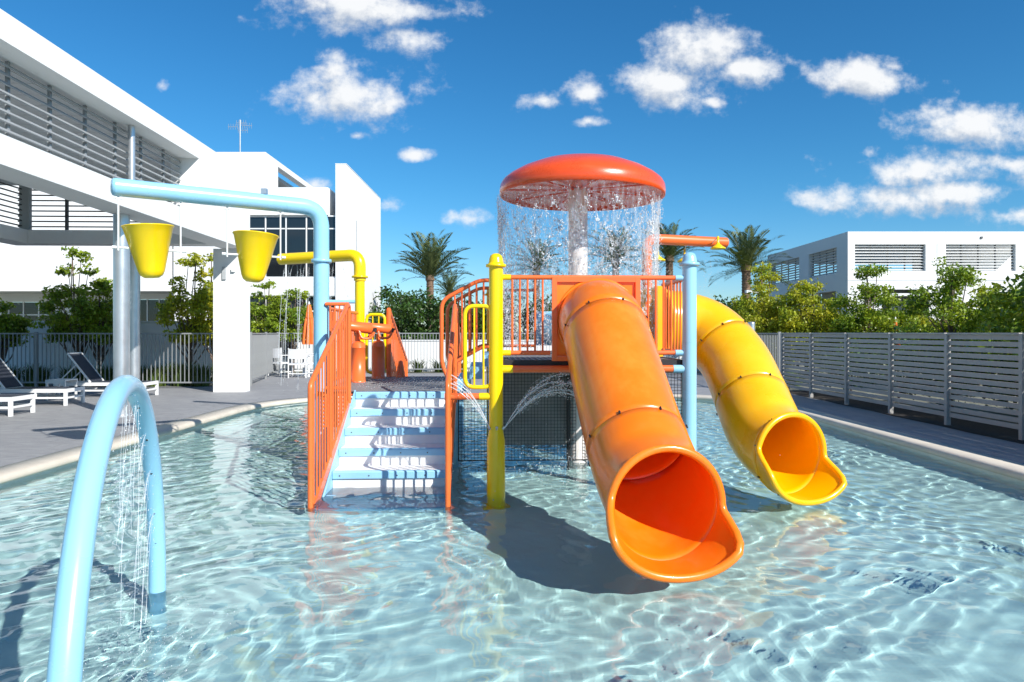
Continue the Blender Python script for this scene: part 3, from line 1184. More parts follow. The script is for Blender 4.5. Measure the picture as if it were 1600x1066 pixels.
# stair loops rising to the upper deck
for yy in (1.86, 3.32):
    zt = 2.12
    pts = [(0.02, yy, zt), (-0.16, yy, zt), (-0.60, yy, zt - 0.24), (-0.60, yy, 1.12), (-0.47, yy, 0.86)]
    mb = MB()
    mb.tube(round_path(pts, 0.11, 6), 0.024, 12)
    lp = mb.build('stair_railing', ORR, PS)
    sb = MB()
    sb.tube(round_path([(0.02, yy, 1.33), (-0.12, yy, 1.33), (-0.5, yy, 1.12)], 0.05, 4), 0.02, 10)
    sb.build('lower_rail', ORR, lp)
    for k in range(6):
        xx = -0.02 - k * 0.085
        zt_ = zt - max(0, (-0.16 - xx)) * 0.24 / 0.44
        zb_ = 1.33 - max(0, (-0.12 - xx)) * 0.21 / 0.38
        q = MB()
        q.tube([(xx, yy, zb_), (xx, yy, zt_)], 0.011, 8, cap=False)
        q.build('picket', ORR, lp)
ss_ = empty('link_steps')
ss_.parent = PS
for k in range(3):
    z = LZ + 0.13 + k * 0.145
    mb = MB()
    mb.box(-0.42 + k * 0.15, -0.42 + (k + 1) * 0.15 - 0.002, 1.90, 3.28, z - 0.145, z)
    mb.build('step', BLUES, ss_)
# yellow barrier loop
rail_panel('yellow_barrier', (-0.285, 0.0), (-0.03, 0.0), 1.0, 1.745, YEL, 2, rt=0.019, rp=0.009, corner=0.09)
# side skirts under the link
# --- orange front panel with slide hole
def panel_with_hole(name, x0, x1, z0, z1, cx, cz, r, y0, y1, m, frame_m):
    N = 48
    def sq(a):
        dx, dz = math.cos(a), math.sin(a)
        t = min(((x1 - cx) / dx) if dx > 1e-6 else ((x0 - cx) / dx if dx < -1e-6 else 1e9),
                ((z1 - cz) / dz) if dz > 1e-6 else ((z0 - cz) / dz if dz < -1e-6 else 1e9))
        return cx + dx * t, cz + dz * t
    vs = []
    angs = [2 * PI * k / N for k in range(N)]
    outer = [list(sq(a)) for a in angs]
    for (qx, qz) in ((x0, z0), (x1, z0), (x1, z1), (x0, z1)):
        k = min(range(N), key=lambda i: (outer[i][0] - qx) ** 2 + (outer[i][1] - qz) ** 2)
        outer[k] = [qx, qz]
    for yy in (y0, y1):
        vs += [(cx + r * math.cos(a), yy, cz + r * math.sin(a)) for a in angs]
        vs += [(o[0], yy, o[1]) for o in outer]
    fs = []
    for k in range(N):
        l = (k + 1) % N
        fs.append((k, l, N + l, N + k)[::-1])
        fs.append((2 * N + k, 2 * N + l, 3 * N + l, 3 * N + k))
        fs.append((k, l, 2 * N + l, 2 * N + k))
        fs.append((N + k, N + l, 3 * N + l, 3 * N + k)[::-1])
    mb = MB()
    mb.add(vs, fs)
    p = mb.build(name, m, PS)
    f = MB()
    w = 0.045
    f.box(x0 - w, x0 - 0.001, y0 - 0.03, y1 + 0.01, z0 - w, z1 + w)
    f.box(x1 + 0.001, x1 + w, y0 - 0.03, y1 + 0.01, z0 - w, z1 + w)
    f.box(x0, x1, y0 - 0.03, y1 + 0.01, z0 - w, z0 - 0.001)
    f.box(x0, x1, y0 - 0.03, y1 + 0.01, z1 + 0.001, z1 + w)
    f.build('panel_frame', frame_m, p)
    return p


panel_with_hole('slide_panel', 0.56, 1.285, 1.285, 1.965, 0.935, 1.61, 0.325, -0.012, 0.008, ORT, ORR)
# blue rear panel with bubble window
mb = MB()
mb.box(0.64, 1.16, UY - 0.01, UY + 0.01, 1.32, 1.80)
bp = mb.build('blue_panel', BLUE, PS)
mb = MB()
mb.lathe([(0.235, 0), (0.225, 0.06), (0.18, 0.13), (0.1, 0.175), (0, 0.19)], n=24)
o = mb.build('bubble', BLUE, bp, loc=(0.9, UY - 0.012, 1.56))
o.rotation_euler = (math.radians(90), 0, 0)


# --- tube slides
def make_slide(label, path, R, m, exit_dir, side_bias, seams, rim_m=None):
    C = catmull(path, 12)
    # arc length resample
    seg = [0]
    for i in range(1, len(C)):
        seg.append(seg[-1] + (C[i] - C[i - 1]).length)
    Ltot = seg[-1]
    def at(s):
        s = max(0, min(Ltot, s))
        for i in range(1, len(seg)):
            if s <= seg[i] + 1e-9:
                t = (s - seg[i - 1]) / max(1e-9, seg[i] - seg[i - 1])
                return C[i - 1].lerp(C[i], t)
        return C[-1]
    N = 56
    def frame(s):
        t = (at(s + 0.10) - at(s - 0.10)).normalized()
        if s > Ltot - 0.7:
            k = min(1, (s - (Ltot - 0.7)) / 0.7)
            k = k * k * (3 - 2 * k)
            t = (t * (1 - k) + exit_dir * k).normalized()
        r = t.cross(Vector((0, 0, 1))).normalized()
        u = r.cross(t).normalized()
        return at(s), t, r, u
    def ringp(s, rad):
        p, t, r, u = frame(s)
        return [p + (r * math.cos(2 * PI * k / N) + u * math.sin(2 * PI * k / N)) * rad for k in range(N)]
    root = empty('tube_slide')
    root.parent = PS
    root['label'] = label
    th = 0.012
    cuts = [0] + [f * Ltot for f in seams] + [Ltot]
    for ci in range(len(cuts) - 1):
        a, b = cuts[ci], cuts[ci + 1]
        n = max(4, int((b - a) / 0.06))
        ss = [a + 0.0015 + (b - a - 0.003) * i / n for i in range(n + 1)]
        vs, fs = [], []
        # slight bell at each joint, as moulded sections have
        def bell(s):
            e = min(s - a, b - s)
            return 0.004 * math.exp(-(e / 0.018) ** 2)
        for s in ss:
            vs += ringp(s, R + bell(s))
        for s in ss:
            vs += ringp(s, R - th)
        M = n + 1
        for i in range(n):
            for k in range(N):
                l = (k + 1) % N
                fs.append((i * N + k, i * N + l, (i + 1) * N + l, (i + 1) * N + k))
                fs.append(((M + i) * N + k, (M + i + 1) * N + k, (M + i + 1) * N + l, (M + i) * N + l))
        mb = MB()
        mb.add(vs, fs, True)
        ends = []
        for k in range(N):
            l = (k + 1) % N
            ends.append((k, M * N + k, M * N + l, l))
            ends.append((n * N + k, n * N + l, (M + n) * N + l, (M + n) * N + k))
        b0 = len(mb.v) - len(vs)
        for f in ends:
            mb.f.append(tuple(i + b0 for i in f))
            mb.sm.append(False)
        mb.build('slide_section', m, root)
    # bolts and small clip plates along each joint
    for s in cuts[1:-1] + [Ltot - 0.01]:
        p, t, r, u = frame(s)
        for k in range(8):
            a = 2 * PI * (k + 0.35) / 8
            nrm = r * math.cos(a) + u * math.sin(a)
            q = MB()
            c0 = p + nrm * R
            q.tube([c0 - t * 0.014 + nrm * 0.012, c0 + t * 0.014 + nrm * 0.012], 0.0055, 6)
            q.bar(c0 - t * 0.006 + nrm * 0.001, c0 - t * 0.006 + nrm * 0.014, 0.014, 0.005)
            q.build('bolt', BLACK, root)
    # exit flare: full ring on top, long scooped lip below
    p, t, r, u = frame(Ltot)
    NS = 14
    vs, fs = [], []
    def ext(phi):
        """phi measured from 'up'; returns length of the shell beyond the ring"""
        c = math.cos(phi - side_bias)
        k = min(1, max(0, (0.10 - c) / 0.55))
        k = k * k * (3 - 2 * k)
        return 0.025 + 0.26 * k, k
    grid = []
    for j in range(NS + 1):
        row = []
        for k in range(N):
            a = 2 * PI * k / N
            phi = a - PI / 2
            phi = (phi + PI) % (2 * PI) - PI
            e, kk = ext(phi)
            s = e * j / NS
            f = (j / NS)
            sidew = abs(math.cos(a)) ** 2
            rad = R + 0.010 * f * (1 - kk) + kk * 0.085 * sidew * f ** 1.3
            q = p + t * s + (r * math.cos(a) + u * math.sin(a)) * rad
            # the bottom of the scoop stays on the pool surface level
            q.z += 0.0
            row.append(q)
        grid.append(row)
    vs = [q for row in grid for q in row]
    inner = []
    for j in range(NS + 1):
        for k in range(N):
            q = grid[j][k]
            ctr = p + t * ((q - p).dot(t))
            dirn = (q - ctr).normalized()
            inner.append(q - dirn * 0.013)
    nv = len(vs)
    vs += inner
    for j in range(NS):
        for k in range(N):
            l = (k + 1) % N
            fs.append((j * N + k, j * N + l, (j + 1) * N + l, (j + 1) * N + k))
            fs.append((nv + j * N + k, nv + (j + 1) * N + k, nv + (j + 1) * N + l, nv + j * N + l))
    mb = MB()
    mb.add(vs, fs, True)
    ex = mb.build('exit_scoop', m, root)
    rim = [q - (q - (p + t * ((q - p).dot(t)))).normalized() * 0.004 for q in grid[-1]]
    mb = MB()
    mb.tube(rim, 0.027, 12, closed=True)
    mb.build('exit_rim', rim_m or m, root)
    # entrance collar
    mb = MB()
    pp, tt, rr, uu = frame(0.02)
    mb.tube([pp + (rr * math.cos(2 * PI * k / N) + uu * math.sin(2 * PI * k / N)) * (R + 0.012) for k in range(N)], 0.02, 8, closed=True)
    mb.build('entry_collar', m, root)
    return root


ORT_RIM = ORT
opath = [S(.79, 6.50, 1.61), S(.785, 6.28, 1.60), S(.80, 6.02, 1.50), S(.83, 5.62, 1.19), S(.87, 5.25, .87), S(.90, 4.98, .66), S(.935, 4.73, .50), S(.965, 4.44, .41)]
ed = Vector((math.sin(0.16), -math.cos(0.16), -0.02)).normalized()
ed = Matrix.Rotation(-ANG, 3, 'Z') @ ed
make_slide('orange tube slide leaving the front panel and ending nearest the camera', opath, 0.362, ORT, ed, 0.12, (0.22, 0.73), ORT)
ypath = [S(1.66, 7.95, 1.62), S(1.95, 7.98, 1.60), S(2.22, 7.88, 1.48), S(2.38, 7.55, 1.20), S(2.41, 7.15, .88), S(2.41, 6.80, .62), S(2.43, 6.57, .49), S(2.48, 6.30, .405)]
ed2 = Vector((math.sin(0.34), -math.cos(0.34), -0.02)).normalized()
ed2 = Matrix.Rotation(-ANG, 3, 'Z') @ ed2
make_slide('yellow tube slide curving off the right side of the upper deck', ypath, 0.36, YELS, ed2, 0.14, (0.33, 0.66), YELS)
# entrance panel of the yellow slide on the right side of the deck (rotated copy of the front panel idea)
hp = panel_with_hole('slide_panel', -0.42, 0.42, 1.285, 1.965, 0.0, 1.62, 0.325, -0.012, 0.008, YELS, YELS)
hp.rotation_euler = (0, 0, math.radians(90))
hp.location = (1.80, 1.575, 0)

# --- entry stairs
st = empty('entry_stairs')
st.parent = PS
SX0, SX1 = -1.57, -0.47
RUN, RISE = 0.315, 0.165
for k in range(7):
    zt = LZ - k * RISE
    yn = 1.66 - k * RUN
    mb = MB()
    mb.box(SX0, SX1, yn + 0.012, 1.70 if k == 0 else yn + RUN + 0.01, max(zt - RISE - 0.1, FLR), zt - 0.004)
    s_ = mb.build('step', STEPW, st)
    nb = MB()
    ang = [(-0.010, -0.070), (-0.012, -0.01), (-0.006, -0.001), (0.0, 0.002), (0.035, 0.002), (0.035, -0.006), (0.011, -0.006), (0.011, -0.070)]
    vs = [(SX0 + 0.002, yn + a, zt + b) for a, b in ang] + [(SX1 - 0.002, yn + a, zt + b) for a, b in ang]
    n = len(ang)
    nb.add(vs, [(i, (i + 1) % n, n + (i + 1) % n, n + i) for i in range(n)] + [tuple(range(n))[::-1], tuple(range(n, 2 * n))])
    nb.build('step_nosing', BLUES, s_)
    bt = MB()
    for xx in (-1.5, -1.22, -0.95, -0.68):
        bt.box(xx - 0.006, xx + 0.006, yn - 0.0145, yn - 0.011, zt - 0.047, zt - 0.035)
    if k < 6:
        bt.build('step_bolt', DKSLAT, s_)
for xs_ in (SX0 - 0.02, SX1 + 0.003):
    mb = MB()
    y0, y1 = 1.70, 1.66 - 5.9 * RUN
    z0, z1 = LZ - 0.0, LZ - 5.9 * RISE
    x1_ = xs_ + 0.017
    vs = []
    for x in (xs_, x1_):
        vs += [(x, y0, z0 + 0.02), (x, y0, z0 - 0.3), (x, y1, max(z1 - 0.3, FLR)), (x, y1 - 0.05, z1 + 0.0)]
    mb.add(vs, [(0, 1, 2, 3), (7, 6, 5, 4), (0, 3, 7, 4), (3, 2, 6, 7), (2, 1, 5, 6), (1, 0, 4, 5)])
    mb.build('stringer_skirt', BLUES, st)


def stair_rail(x, label):
    r = empty('stair_railing')
    r.parent = PS
    r['label'] = label
    y0, y1 = -0.36, 1.31
    zt0, zt1 = 1.055, 1.80
    mb = MB()
    slope = (zt1 - zt0) / (y1 - y0)
    pts = [(x, y0, -0.12), (x, y0, zt0), (x, y1, zt1), (x, y1 + 0.1, zt1), (x, y1 + 0.1, 0.72)]
    mb.tube(round_path(pts, 0.05, 5), 0.024, 14)
    mb.build('handrail', ORR, r)
    mb = MB()
    mb.bar((x, y0 + 0.02, -0.10), (x, y1 + 0.08, 0.70), 0.022, 0.10)
    mb.build('bottom_stringer', ORR, r)
    for k in range(14):
        y = y0 + 0.115 * (k + 1)
        if y > y1 + 0.05:
            break
        thick = (k == 6)
        q = MB()
        zb = -0.08 + (y - y0) * (0.80 / 1.77)
        q.tube([(x, y, zb), (x, y, zt0 + slope * (y - y0) - 0.01)], 0.018 if thick else 0.009, 8, cap=False)
        q.build('picket', ORR, r)
    return r


stair_rail(SX0 - 0.03, 'orange railing on the left side of the blue and white steps')
stair_rail(SX1 + 0.045, 'orange railing on the right side of the blue and white steps')

# lower deck: side panels, perforated skirt left of the stairs, blue rails
post(-2.0, 4.48, 2.62, YEL, 0.075, cap=False)
rail_panel('side_railing', (-2.02, 1.95), (-2.02, 4.36), 0.90, 1.80, ORR, 20)
mb = MB()
mb.tube([(-1.93, 1.78, 1.86), (-1.60, 1.78, 1.86)], 0.021, 12)
br = mb.build('blue_rail', BLUE, PS)
rail_panel('front_infill', (-1.93, 1.74), (-1.66, 1.74), 0.86, 1.83, ORR, 4, rt=0.02)
# perforated orange skirt
mb = MB()
for k in range(8):
    mb.box(-1.96 + k * 0.042, -1.96 + k * 0.042 + 0.022, 1.66, 1.672, 0.42, 0.80)
for k in range(9):
    mb.box(-1.96, -1.60, 1.673, 1.683, 0.42 + k * 0.045, 0.44 + k * 0.045)
tag(mb.build('perforated_skirt', ORR, PS), kind='stuff')
# rear exit of the lower deck
rail_panel('yellow_barrier', (-1.90, 4.50), (-1.62, 4.50), 0.88, 1.78, YEL, 2, rt=0.024, rp=0.01, corner=0.09)
r = rail_panel('rear_stair_railing', (-1.56, 4.50), (-1.50, 6.5), 0, 0, ORR, 14, zs=(0.80, 1.86, -0.1, 1.0), rt=0.03)
mb = MB()
mb.tube([(-1.56, 4.50, 0.79), (-1.56, 4.50, 1.86)], 0.038, 12)
mb.build('end_post', ORR, r)
mb = MB()
mb.tube([(-1.50, 6.5, FLR), (-1.50, 6.5, 1.0)], 0.03, 12)
mb.build('end_post', ORR, r)
rail_panel('rear_stair_railing', (-0.52, 4.50), (-0.5, 6.5), 0, 0, ORR, 14, zs=(0.80, 1.86, -0.1, 1.0), rt=0.03)
rs = empty('rear_stairs')
rs.parent = PS
for k in range(6):
    zt = LZ - 0.165 * (k + 1)
    MB().box(-1.5, -0.56, 4.52 + k * 0.3, 4.52 + (k + 1) * 0.3 - 0.003, max(zt - 0.2, FLR), zt).build('step', STEPW, rs)
mb = MB()
mb.lathe([(0.07, 0), (0.065, 0.05), (0.045, 0.16), (0.03, 0.24), (0, 0.26)], (-1.36, 4.35, LZ), 14)
mb.build('orange_spout', ORR, PS)

# --- black safety netting under the decks
def net(name, x0, x1, y, z0, z1, cell=0.038):
    mb = MB()
    w = 0.006
    for (a, b, c, d) in ((x0, x1, z0, z0 + w * 2), (x0, x1, z1 - w * 2, z1)):
        mb.box(a, b, y - w, y + w, c, d)
    for xx in (x0, x1 - w * 2):
        mb.box(xx, xx + w * 2, y - w * 0.99, y + w * 0.99, z0 + w * 2, z1 - w * 2)
    f = mb.build(name, BLACK, PS)
    q = MB()
    x = x0 + cell
    while x < x1 - 0.01:
        q.box(x - 0.0022, x + 0.0022, y - 0.002, y + 0.002, z0 + 0.012, z1 - 0.012)
        x += cell
    z = z0 + cell
    while z < z1 - 0.01:
        q.box(x0 + 0.012, x1 - 0.012, y + 0.0021, y + 0.0055, z - 0.0022, z + 0.0022)
        z += cell
    tag(q.build('net_wires', BLACK, f), kind='stuff')
    return f


net('safety_net', -0.40, 0.02, 1.60, 0.03, 0.80)
net('safety_net', 0.06, 0.86, 1.60, 0.03, 1.12)
net('safety_net', 0.88, 1.72, 1.60, 0.03, 1.12)
net('safety_net', 1.80, 2.20, 1.60, 0.03, 1.12)
part('backing_panel', PANELD, PS, (0.07, 0.86, 1.66, 1.675, 0.20, 1.10))
for xx in (0.04, 0.87, 1.76):
    MB().box(xx - 0.012, xx + 0.012, 1.58, 1.62, FLR, 1.13).build('net_post', BLACK, PS)
rail_panel('net_rail', (0.10, UY - 0.1), (1.70, UY - 0.1), 0.1, 1.05, BLACK, 0, rt=0.02)

# --- overhead arm for the buckets (part of the blue post), rear yellow spray arm, orange shower arm
BX, BY, _ = S(-2.22, 8.20, 0)
EX, EY, _ = S(-3.95, 7.0, 0)
mb = MB()
pth = round_path([(BX, BY, FLR), (BX, BY, 2.95), (EX, EY, 2.95)], 0.24, 14)
mb.tube(pth, 0.0895, 28, cap=False)
dA = Vector((EX - BX, EY - BY, 0)).normalized()
e = Vector((EX, EY, 2.95))
mb.tube([e, e + dA * 0.02, e + dA * 0.033, e + dA * 0.036], 0.0895, 28, radii=[0.0895, 0.082, 0.06, 0.001])
arm = mb.build('bucket_arm', BLUE, PS)
c = MB()
c.lathe([(0.091, -0.02), (0.115, -0.018), (0.115, 0.0), (0.115, 0.018), (0.091, 0.02)], (BX, BY, 2.335), 28)
c.build('pipe_flange', BLUE, arm)
bk = MB()
bk.box(-0.03, 0.03, -0.03, 0.03, 0.0895, 0.15)
bk.build('arm_lug', STEEL, arm, loc=(BX + dA.x * 0.65, BY + dA.y * 0.65, 2.95))

YX, YY = -2.0, 4.48
FX, FY, _ = S(-3.78, 11.5, 0)
mb = MB()
pth = round_path([(YX, YY, 2.3), (YX, YY, 2.70), (FX, FY, 2.70)], 0.24, 12)
mb.tube(pth, 0.092, 24)
arm2 = mb.build('spray_arm', YEL, PS)
c = MB()
c.lathe([(0.094, -0.015), (0.125, -0.014), (0.125, 0.014), (0.094, 0.015)], (YX, YY, 2.36), 24)
c.build('pipe_flange', YEL, arm2)

OX, OY, _ = S(2.07, 10.8, 0)
GX, GY, _ = S(3.42, 11.25, 0)
mb = MB()
pth = round_path([(OX, OY, FLR), (OX, OY, 2.94), (GX, GY, 2.94)], 0.16, 10)
mb.tube(pth, 0.08, 24)
arm3 = mb.build('shower_arm', ORR, PS)
dB = Vector((GX - OX, GY - OY, 0)).normalized()
for (t, side) in ((0.26, 0.22), (0.74, 0.30), (1.12, -0.34)):
    q = Vector((OX, OY, 0)) + dB * t
    nrm = Vector((dB.y, -dB.x, 0)) * (1 if side > 0 else 1)
    if side < 0:
        pos = q + nrm * 0.22
        zz = 3.0
    else:
        pos = q + nrm * -0.12
        zz = 2.82
    h = MB()
    h.lathe([(0.0, 0.0), (0.016, 0.0), (0.018, -0.09), (0.03, -0.12), (0.085, -0.165), (0.115, -0.18), (0.115, -0.2), (0, -0.198)], (pos.x, pos.y, zz), 20)
    hd = h.build('shower_head', YEL, arm3)
    w_ = MB()
    w_.tube([Vector((q.x, q.y, 2.9)) + nrm * 0.05 * (1 if side < 0 else -1), Vector((pos.x, pos.y, zz - 0.005))], 0.008, 6)
    w_.build('feed_pipe', STEEL, hd)

# ------------------------------------------------------------------ mushroom fountain
MU = empty('mushroom_fountain', (0.77, 8.22, 0), 0, 'big red mushroom shower dome on a thick white pole above the play structure', 'fountain')
mb = MB()
mb.tube([(0, 0, FLR), (0, 0, 3.168)], 0.112, 32, cap=False)
mb.build('pole', POLEW, MU)
mb = MB()
RR = 0.955
mb.lathe([(0.001, 3.53), (0.16, 3.526), (0.36, 3.50), (0.56, 3.45), (0.74, 3.375), (0.86, 3.305), (0.925, 3.25), (0.952, 3.20), (0.96, 3.14),
          (0.955, 3.085), (0.945, 3.08), (0.935, 3.085), (0.93, 3.10), (0.90, 3.13), (0.80, 3.15), (0.6, 3.165), (0.3, 3.17), (0.1, 3.17)], n=96)
dm = mb.build('dome', RED, MU)
dm.rotation_euler = (0, math.radians(0.8), 0)
mb = MB()
for k in range(8):
    a = 2 * PI * k / 8 + 0.2
    mb.bar((0.10 * math.cos(a), 0.10 * math.sin(a), 3.155), (0.88 * math.cos(a), 0.88 * math.sin(a), 3.13), 0.02, 0.02)
mb.build('dome_ribs', RED, MU)

# ------------------------------------------------------------------ water jet arch
pts = []
for k in range(41):
    a = PI * k / 40
    Dx, Dy = .375, -1.03
    cx, cy = -1.685, 3.06
    pts.append((cx + Dx * math.cos(a), cy + Dy * math.cos(a), 1.27 * math.sin(a)))
pts = [(pts[0][0], pts[0][1], FLR)] + pts + [(pts[-1][0], pts[-1][1], FLR)]
JA = empty('spray_arch', (-1.685, 3.06, FLR), 0, 'light blue arched pipe with small water jets in the left foreground', 'water arch')
mb = MB()
mb.tube([(x + 1.685, y - 3.06, z - FLR) for x, y, z in pts], 0.046, 32)
mb.build('arch_pipe', BLUE, JA)
for k in (6, 9, 13, 17, 22, 26, 30, 33, 36, 38):
    x, y, z = pts[k]
    p = Vector((x + 1.685, y - 3.06, z - FLR))
    c = Vector((0, 0, 0.75))
    d = (c - p).normalized()
    q = MB()
    q.tube([p + d * 0.0445, p + d * 0.0475], 0.0065, 8)
    q.build('jet_nozzle', BLACK, JA)

# ------------------------------------------------------------------ tipping buckets


def bucket(s_, label, tilt):
    X_ = -2.22 - 1.73 * s_
    Y_ = 8.20 - 1.2 * s_
    root = empty('tipping_bucket', (X_, Y_, 2.30), math.atan2(dA.y, dA.x) + ANG, label, 'bucket', 'yellow tipping buckets hanging from the blue arm')
    mb = MB()
    mb.lathe([(0.0, -0.245), (0.07, -0.24), (0.105, -0.215), (0.125, -0.17), (0.235, 0.28), (0.243, 0.285), (0.245, 0.278), (0.234, 0.272),
              (0.12, -0.16), (0.09, -0.2), (0.0, -0.215)], n=48)
    o = mb.build('bucket_shell', YEL, root)
    o.rotation_euler = (tilt[0], tilt[1], 0)
    for sg in (-1, 1):
        q = MB()
        q.tube([(sg * 0.285, 0, 0.02), (sg * 0.285, 0, 0.575)], 0.009, 8)
        q.build('hanger_rod', WHITE2, root)
        q = MB()
        q.tube([(sg * 0.285, 0, 0.05), (sg * 0.17, 0, 0.05)], 0.012, 8)
        q.tube([(sg * 0.30, 0, 0.05), (sg * 0.34, 0, 0.05)], 0.016, 8)
        q.build('pivot', WHITE2, root)
        q = MB()
        q.tube([(sg * 0.25, 0, 0.54), (sg * 0.33, 0, 0.54)], 0.007, 6)
        q.build('hanger_pin', STEEL, root)
    return root


bucket(0.85, 'yellow cone bucket hanging at the free end of the blue arm, farthest left', (0.0, math.radians(4)))
bucket(0.36, 'yellow cone bucket hanging nearer the blue post, in front of the white pillar', (0.02, math.radians(-4)))

# ------------------------------------------------------------------ water cannons on the lower deck


def cannon(x, y, label, aim):
    p = PS.matrix_world
    w = Vector((-0.147, 6.47, 0)) + Matrix.Rotation(ANG, 3, 'Z') @ Vector((x, y, LZ))
    root = empty('water_cannon', w, ANG + aim, label, 'water cannon', 'orange water cannons on the lower deck')
    mb = MB()
    mb.lathe([(0.10, 0), (0.098, 0.03), (0.095, 0.03), (0.095, 0.47), (0.097, 0.472), (0.097, 0.478), (0.095, 0.48), (0.088, 0.53), (0.05, 0.56), (0.0, 0.565)], n=28)
    mb.build('pedestal', ORR, root)
    mb = MB()
    mb.tube([(0, 0, 0.55), (0, 0, 0.66)], 0.03, 12)
    mb.build('swivel', ORR, root)
    mb = MB()
    mb.tube([(-0.42, 0, 0.80), (-0.40, 0, 0.80), (-0.12, 0, 0.765), (0.18, 0, 0.73), (0.19, 0, 0.73)], 0.06, 18, radii=[0.03, 0.05, 0.062, 0.072, 0.05])
    mb.build('barrel', ORR, root)
    for sg in (-1, 1):
        mb = MB()
        mb.tube(round_path([(0, sg * 0.07, 0.70), (0.02, sg * 0.10, 0.60), (0.16, sg * 0.10, 0.60), (0.22, sg * 0.10, 0.74)], 0.05, 5), 0.018, 10)
        h = mb.build('handle', ORR, root)
        mb = MB()
        mb.tube([(0.20, sg * 0.10, 0.69), (0.222, sg * 0.10, 0.745)], 0.021, 10)
        mb.build('grip', BLACK, h)
    return root


cannon(-1.66, 4.08, 'orange water cannon standing right of the yellow post on the lower deck', 0.15)
cannon(-1.82, 3.3, 'orange water cannon behind the left stair railing, partly hidden', 0.35)

# ------------------------------------------------------------------ vegetation


def leaf_quads(P, size, R, droop=0.3, aspect=0.55, outward=None):
    """P (n,3) -> (n,4,3) randomly turned leaf quads"""
    n = len(P)
    a = R.normal(size=(n, 3))
    if outward is not None:
        a = a * 0.75 + outward
    a[:, 2] -= droop
    a /= np.linalg.norm(a, axis=1, keepdims=True)
    b = R.normal(size=(n, 3))
    b -= (b * a).sum(1, keepdims=True) * a
    b /= np.linalg.norm(b, axis=1, keepdims=True)
    s = size * R.uniform(0.6, 1.3, (n, 1))
    L1 = a * s * 0.5
    W1 = b * s * aspect * 0.5
    return np.stack([P - L1, P - L1 * 0.1 + W1, P + L1, P - L1 * 0.1 - W1], 1)


def clump_points(R, c, rad, n, flat=0.6):
    v = R.normal(size=(n, 3))
    v /= np.linalg.norm(v, axis=1, keepdims=True)
    rr = R.uniform(0.55, 1.0, (n, 1)) ** 0.6
    lump = 1 + 0.22 * np.sin(v[:, :1] * 5 + c[0] * 3) * np.cos(v[:, 1:2] * 4 + c[1]) + 0.1 * np.sin(v[:, 2:3] * 9)
    p = v * rr * rad * lump
    p[:, 2] *= flat
    return p + np.array(c), v


def tree(name, loc, h, clumps, m, label, group, seed, leaf=0.10, dens=1500, trunk_r=0.06, cat='tree', flat=0.6, forks=True):
    """clumps: (x, y, z, radius) relative to the foot"""
    R = np.random.default_rng(seed)
    root = empty(name, (loc[0], loc[1], 0.09), 0, label, cat, group)
    tb = MB()
    top = max(clumps, key=lambda q: q[2])
    base_h = min(q[2] for q in clumps) * 0.7
    mid = (top[0] * 0.3 + R.normal(0, 0.04), top[1] * 0.3 + R.normal(0, 0.04), h * 0.45)
    pts = catmull([(0, 0, -0.05), (R.normal(0, .03), R.normal(0, .03), h * 0.22), mid, (top[0], top[1], top[2])], 5)
    tb.tube(pts, trunk_r, 9, radii=[trunk_r * (1 - 0.8 * i / (len(pts) - 1)) for i in range(len(pts))])
    tk = tb.build('trunk', BARK, root)
    lb = MB()
    for (x, y, z, r) in clumps:
        k = min(len(pts) - 1, max(2, int(len(pts) * (z * 0.62 / h))))
        s = pts[k]
        e = Vector((x, y, z))
        md = s.lerp(e, 0.5) + Vector((R.normal(0, .05), R.normal(0, .05), -0.06))
        lb.tube(catmull([s, md, e], 4), trunk_r * 0.3, 6, radii=[trunk_r * (0.45 - 0.035 * i) for i in range(9)])
    lb.build('limbs', BARK, root)
    quads = []
    for (x, y, z, r) in clumps:
        # each clump is itself a handful of tufts, with gaps between them
        nt_ = 7
        for _ in range(nt_):
            o = R.normal(size=3) * r * 0.48
            o[2] *= flat
            nn = int(dens * r * r / nt_ * 1.6)
            P_, v = clump_points(R, (x + o[0], y + o[1], z + o[2]), r * R.uniform(0.38, 0.6), nn, flat)
            quads.append(leaf_quads(P_, leaf, R, outward=v * 0.6))
        nn = int(dens * r * r * 0.5)
        P_, v = clump_points(R, (x, y, z), r * 1.12, nn, flat)
        quads.append(leaf_quads(P_, leaf, R, outward=v * 0.6))
    o = quad_cloud('crown', np.concatenate(quads), m, root)
    tag(o, kind='stuff')
    return root


def layered(R, w, z0, z1, n, r0=0.42, r1=0.2):
    r0 *= 1.12
    r1 *= 1.5
    n += 1
    out = []
    for i in range(n):
        t = i / max(1, n - 1)
        z = z0 + (z1 - z0) * t
        ww = w * (1 - t ** 3.5 * 0.75) * (0.75 if i == 0 else 1)
        k = max(2, int(round(4.5 * (1 - t ** 2) + 0.8)))
        a0 = R.uniform(0, 6.28)
        for j in range(k):
            a = a0 + j * 6.28 / k + R.normal(0, .3)
            d_ = ww * R.uniform(0.5, 0.85) if k > 1 else R.normal(0, 0.08)
            out.append((d_ * math.cos(a), d_ * math.sin(a), z + R.normal(0, .12), r0 + (r1 - r0) * t + R.uniform(-.04, .06)))
    return out


YG = 'yellow green trees beyond the slat fence'
def pxX(px, d):
    return (px - 800) / 1100 * d


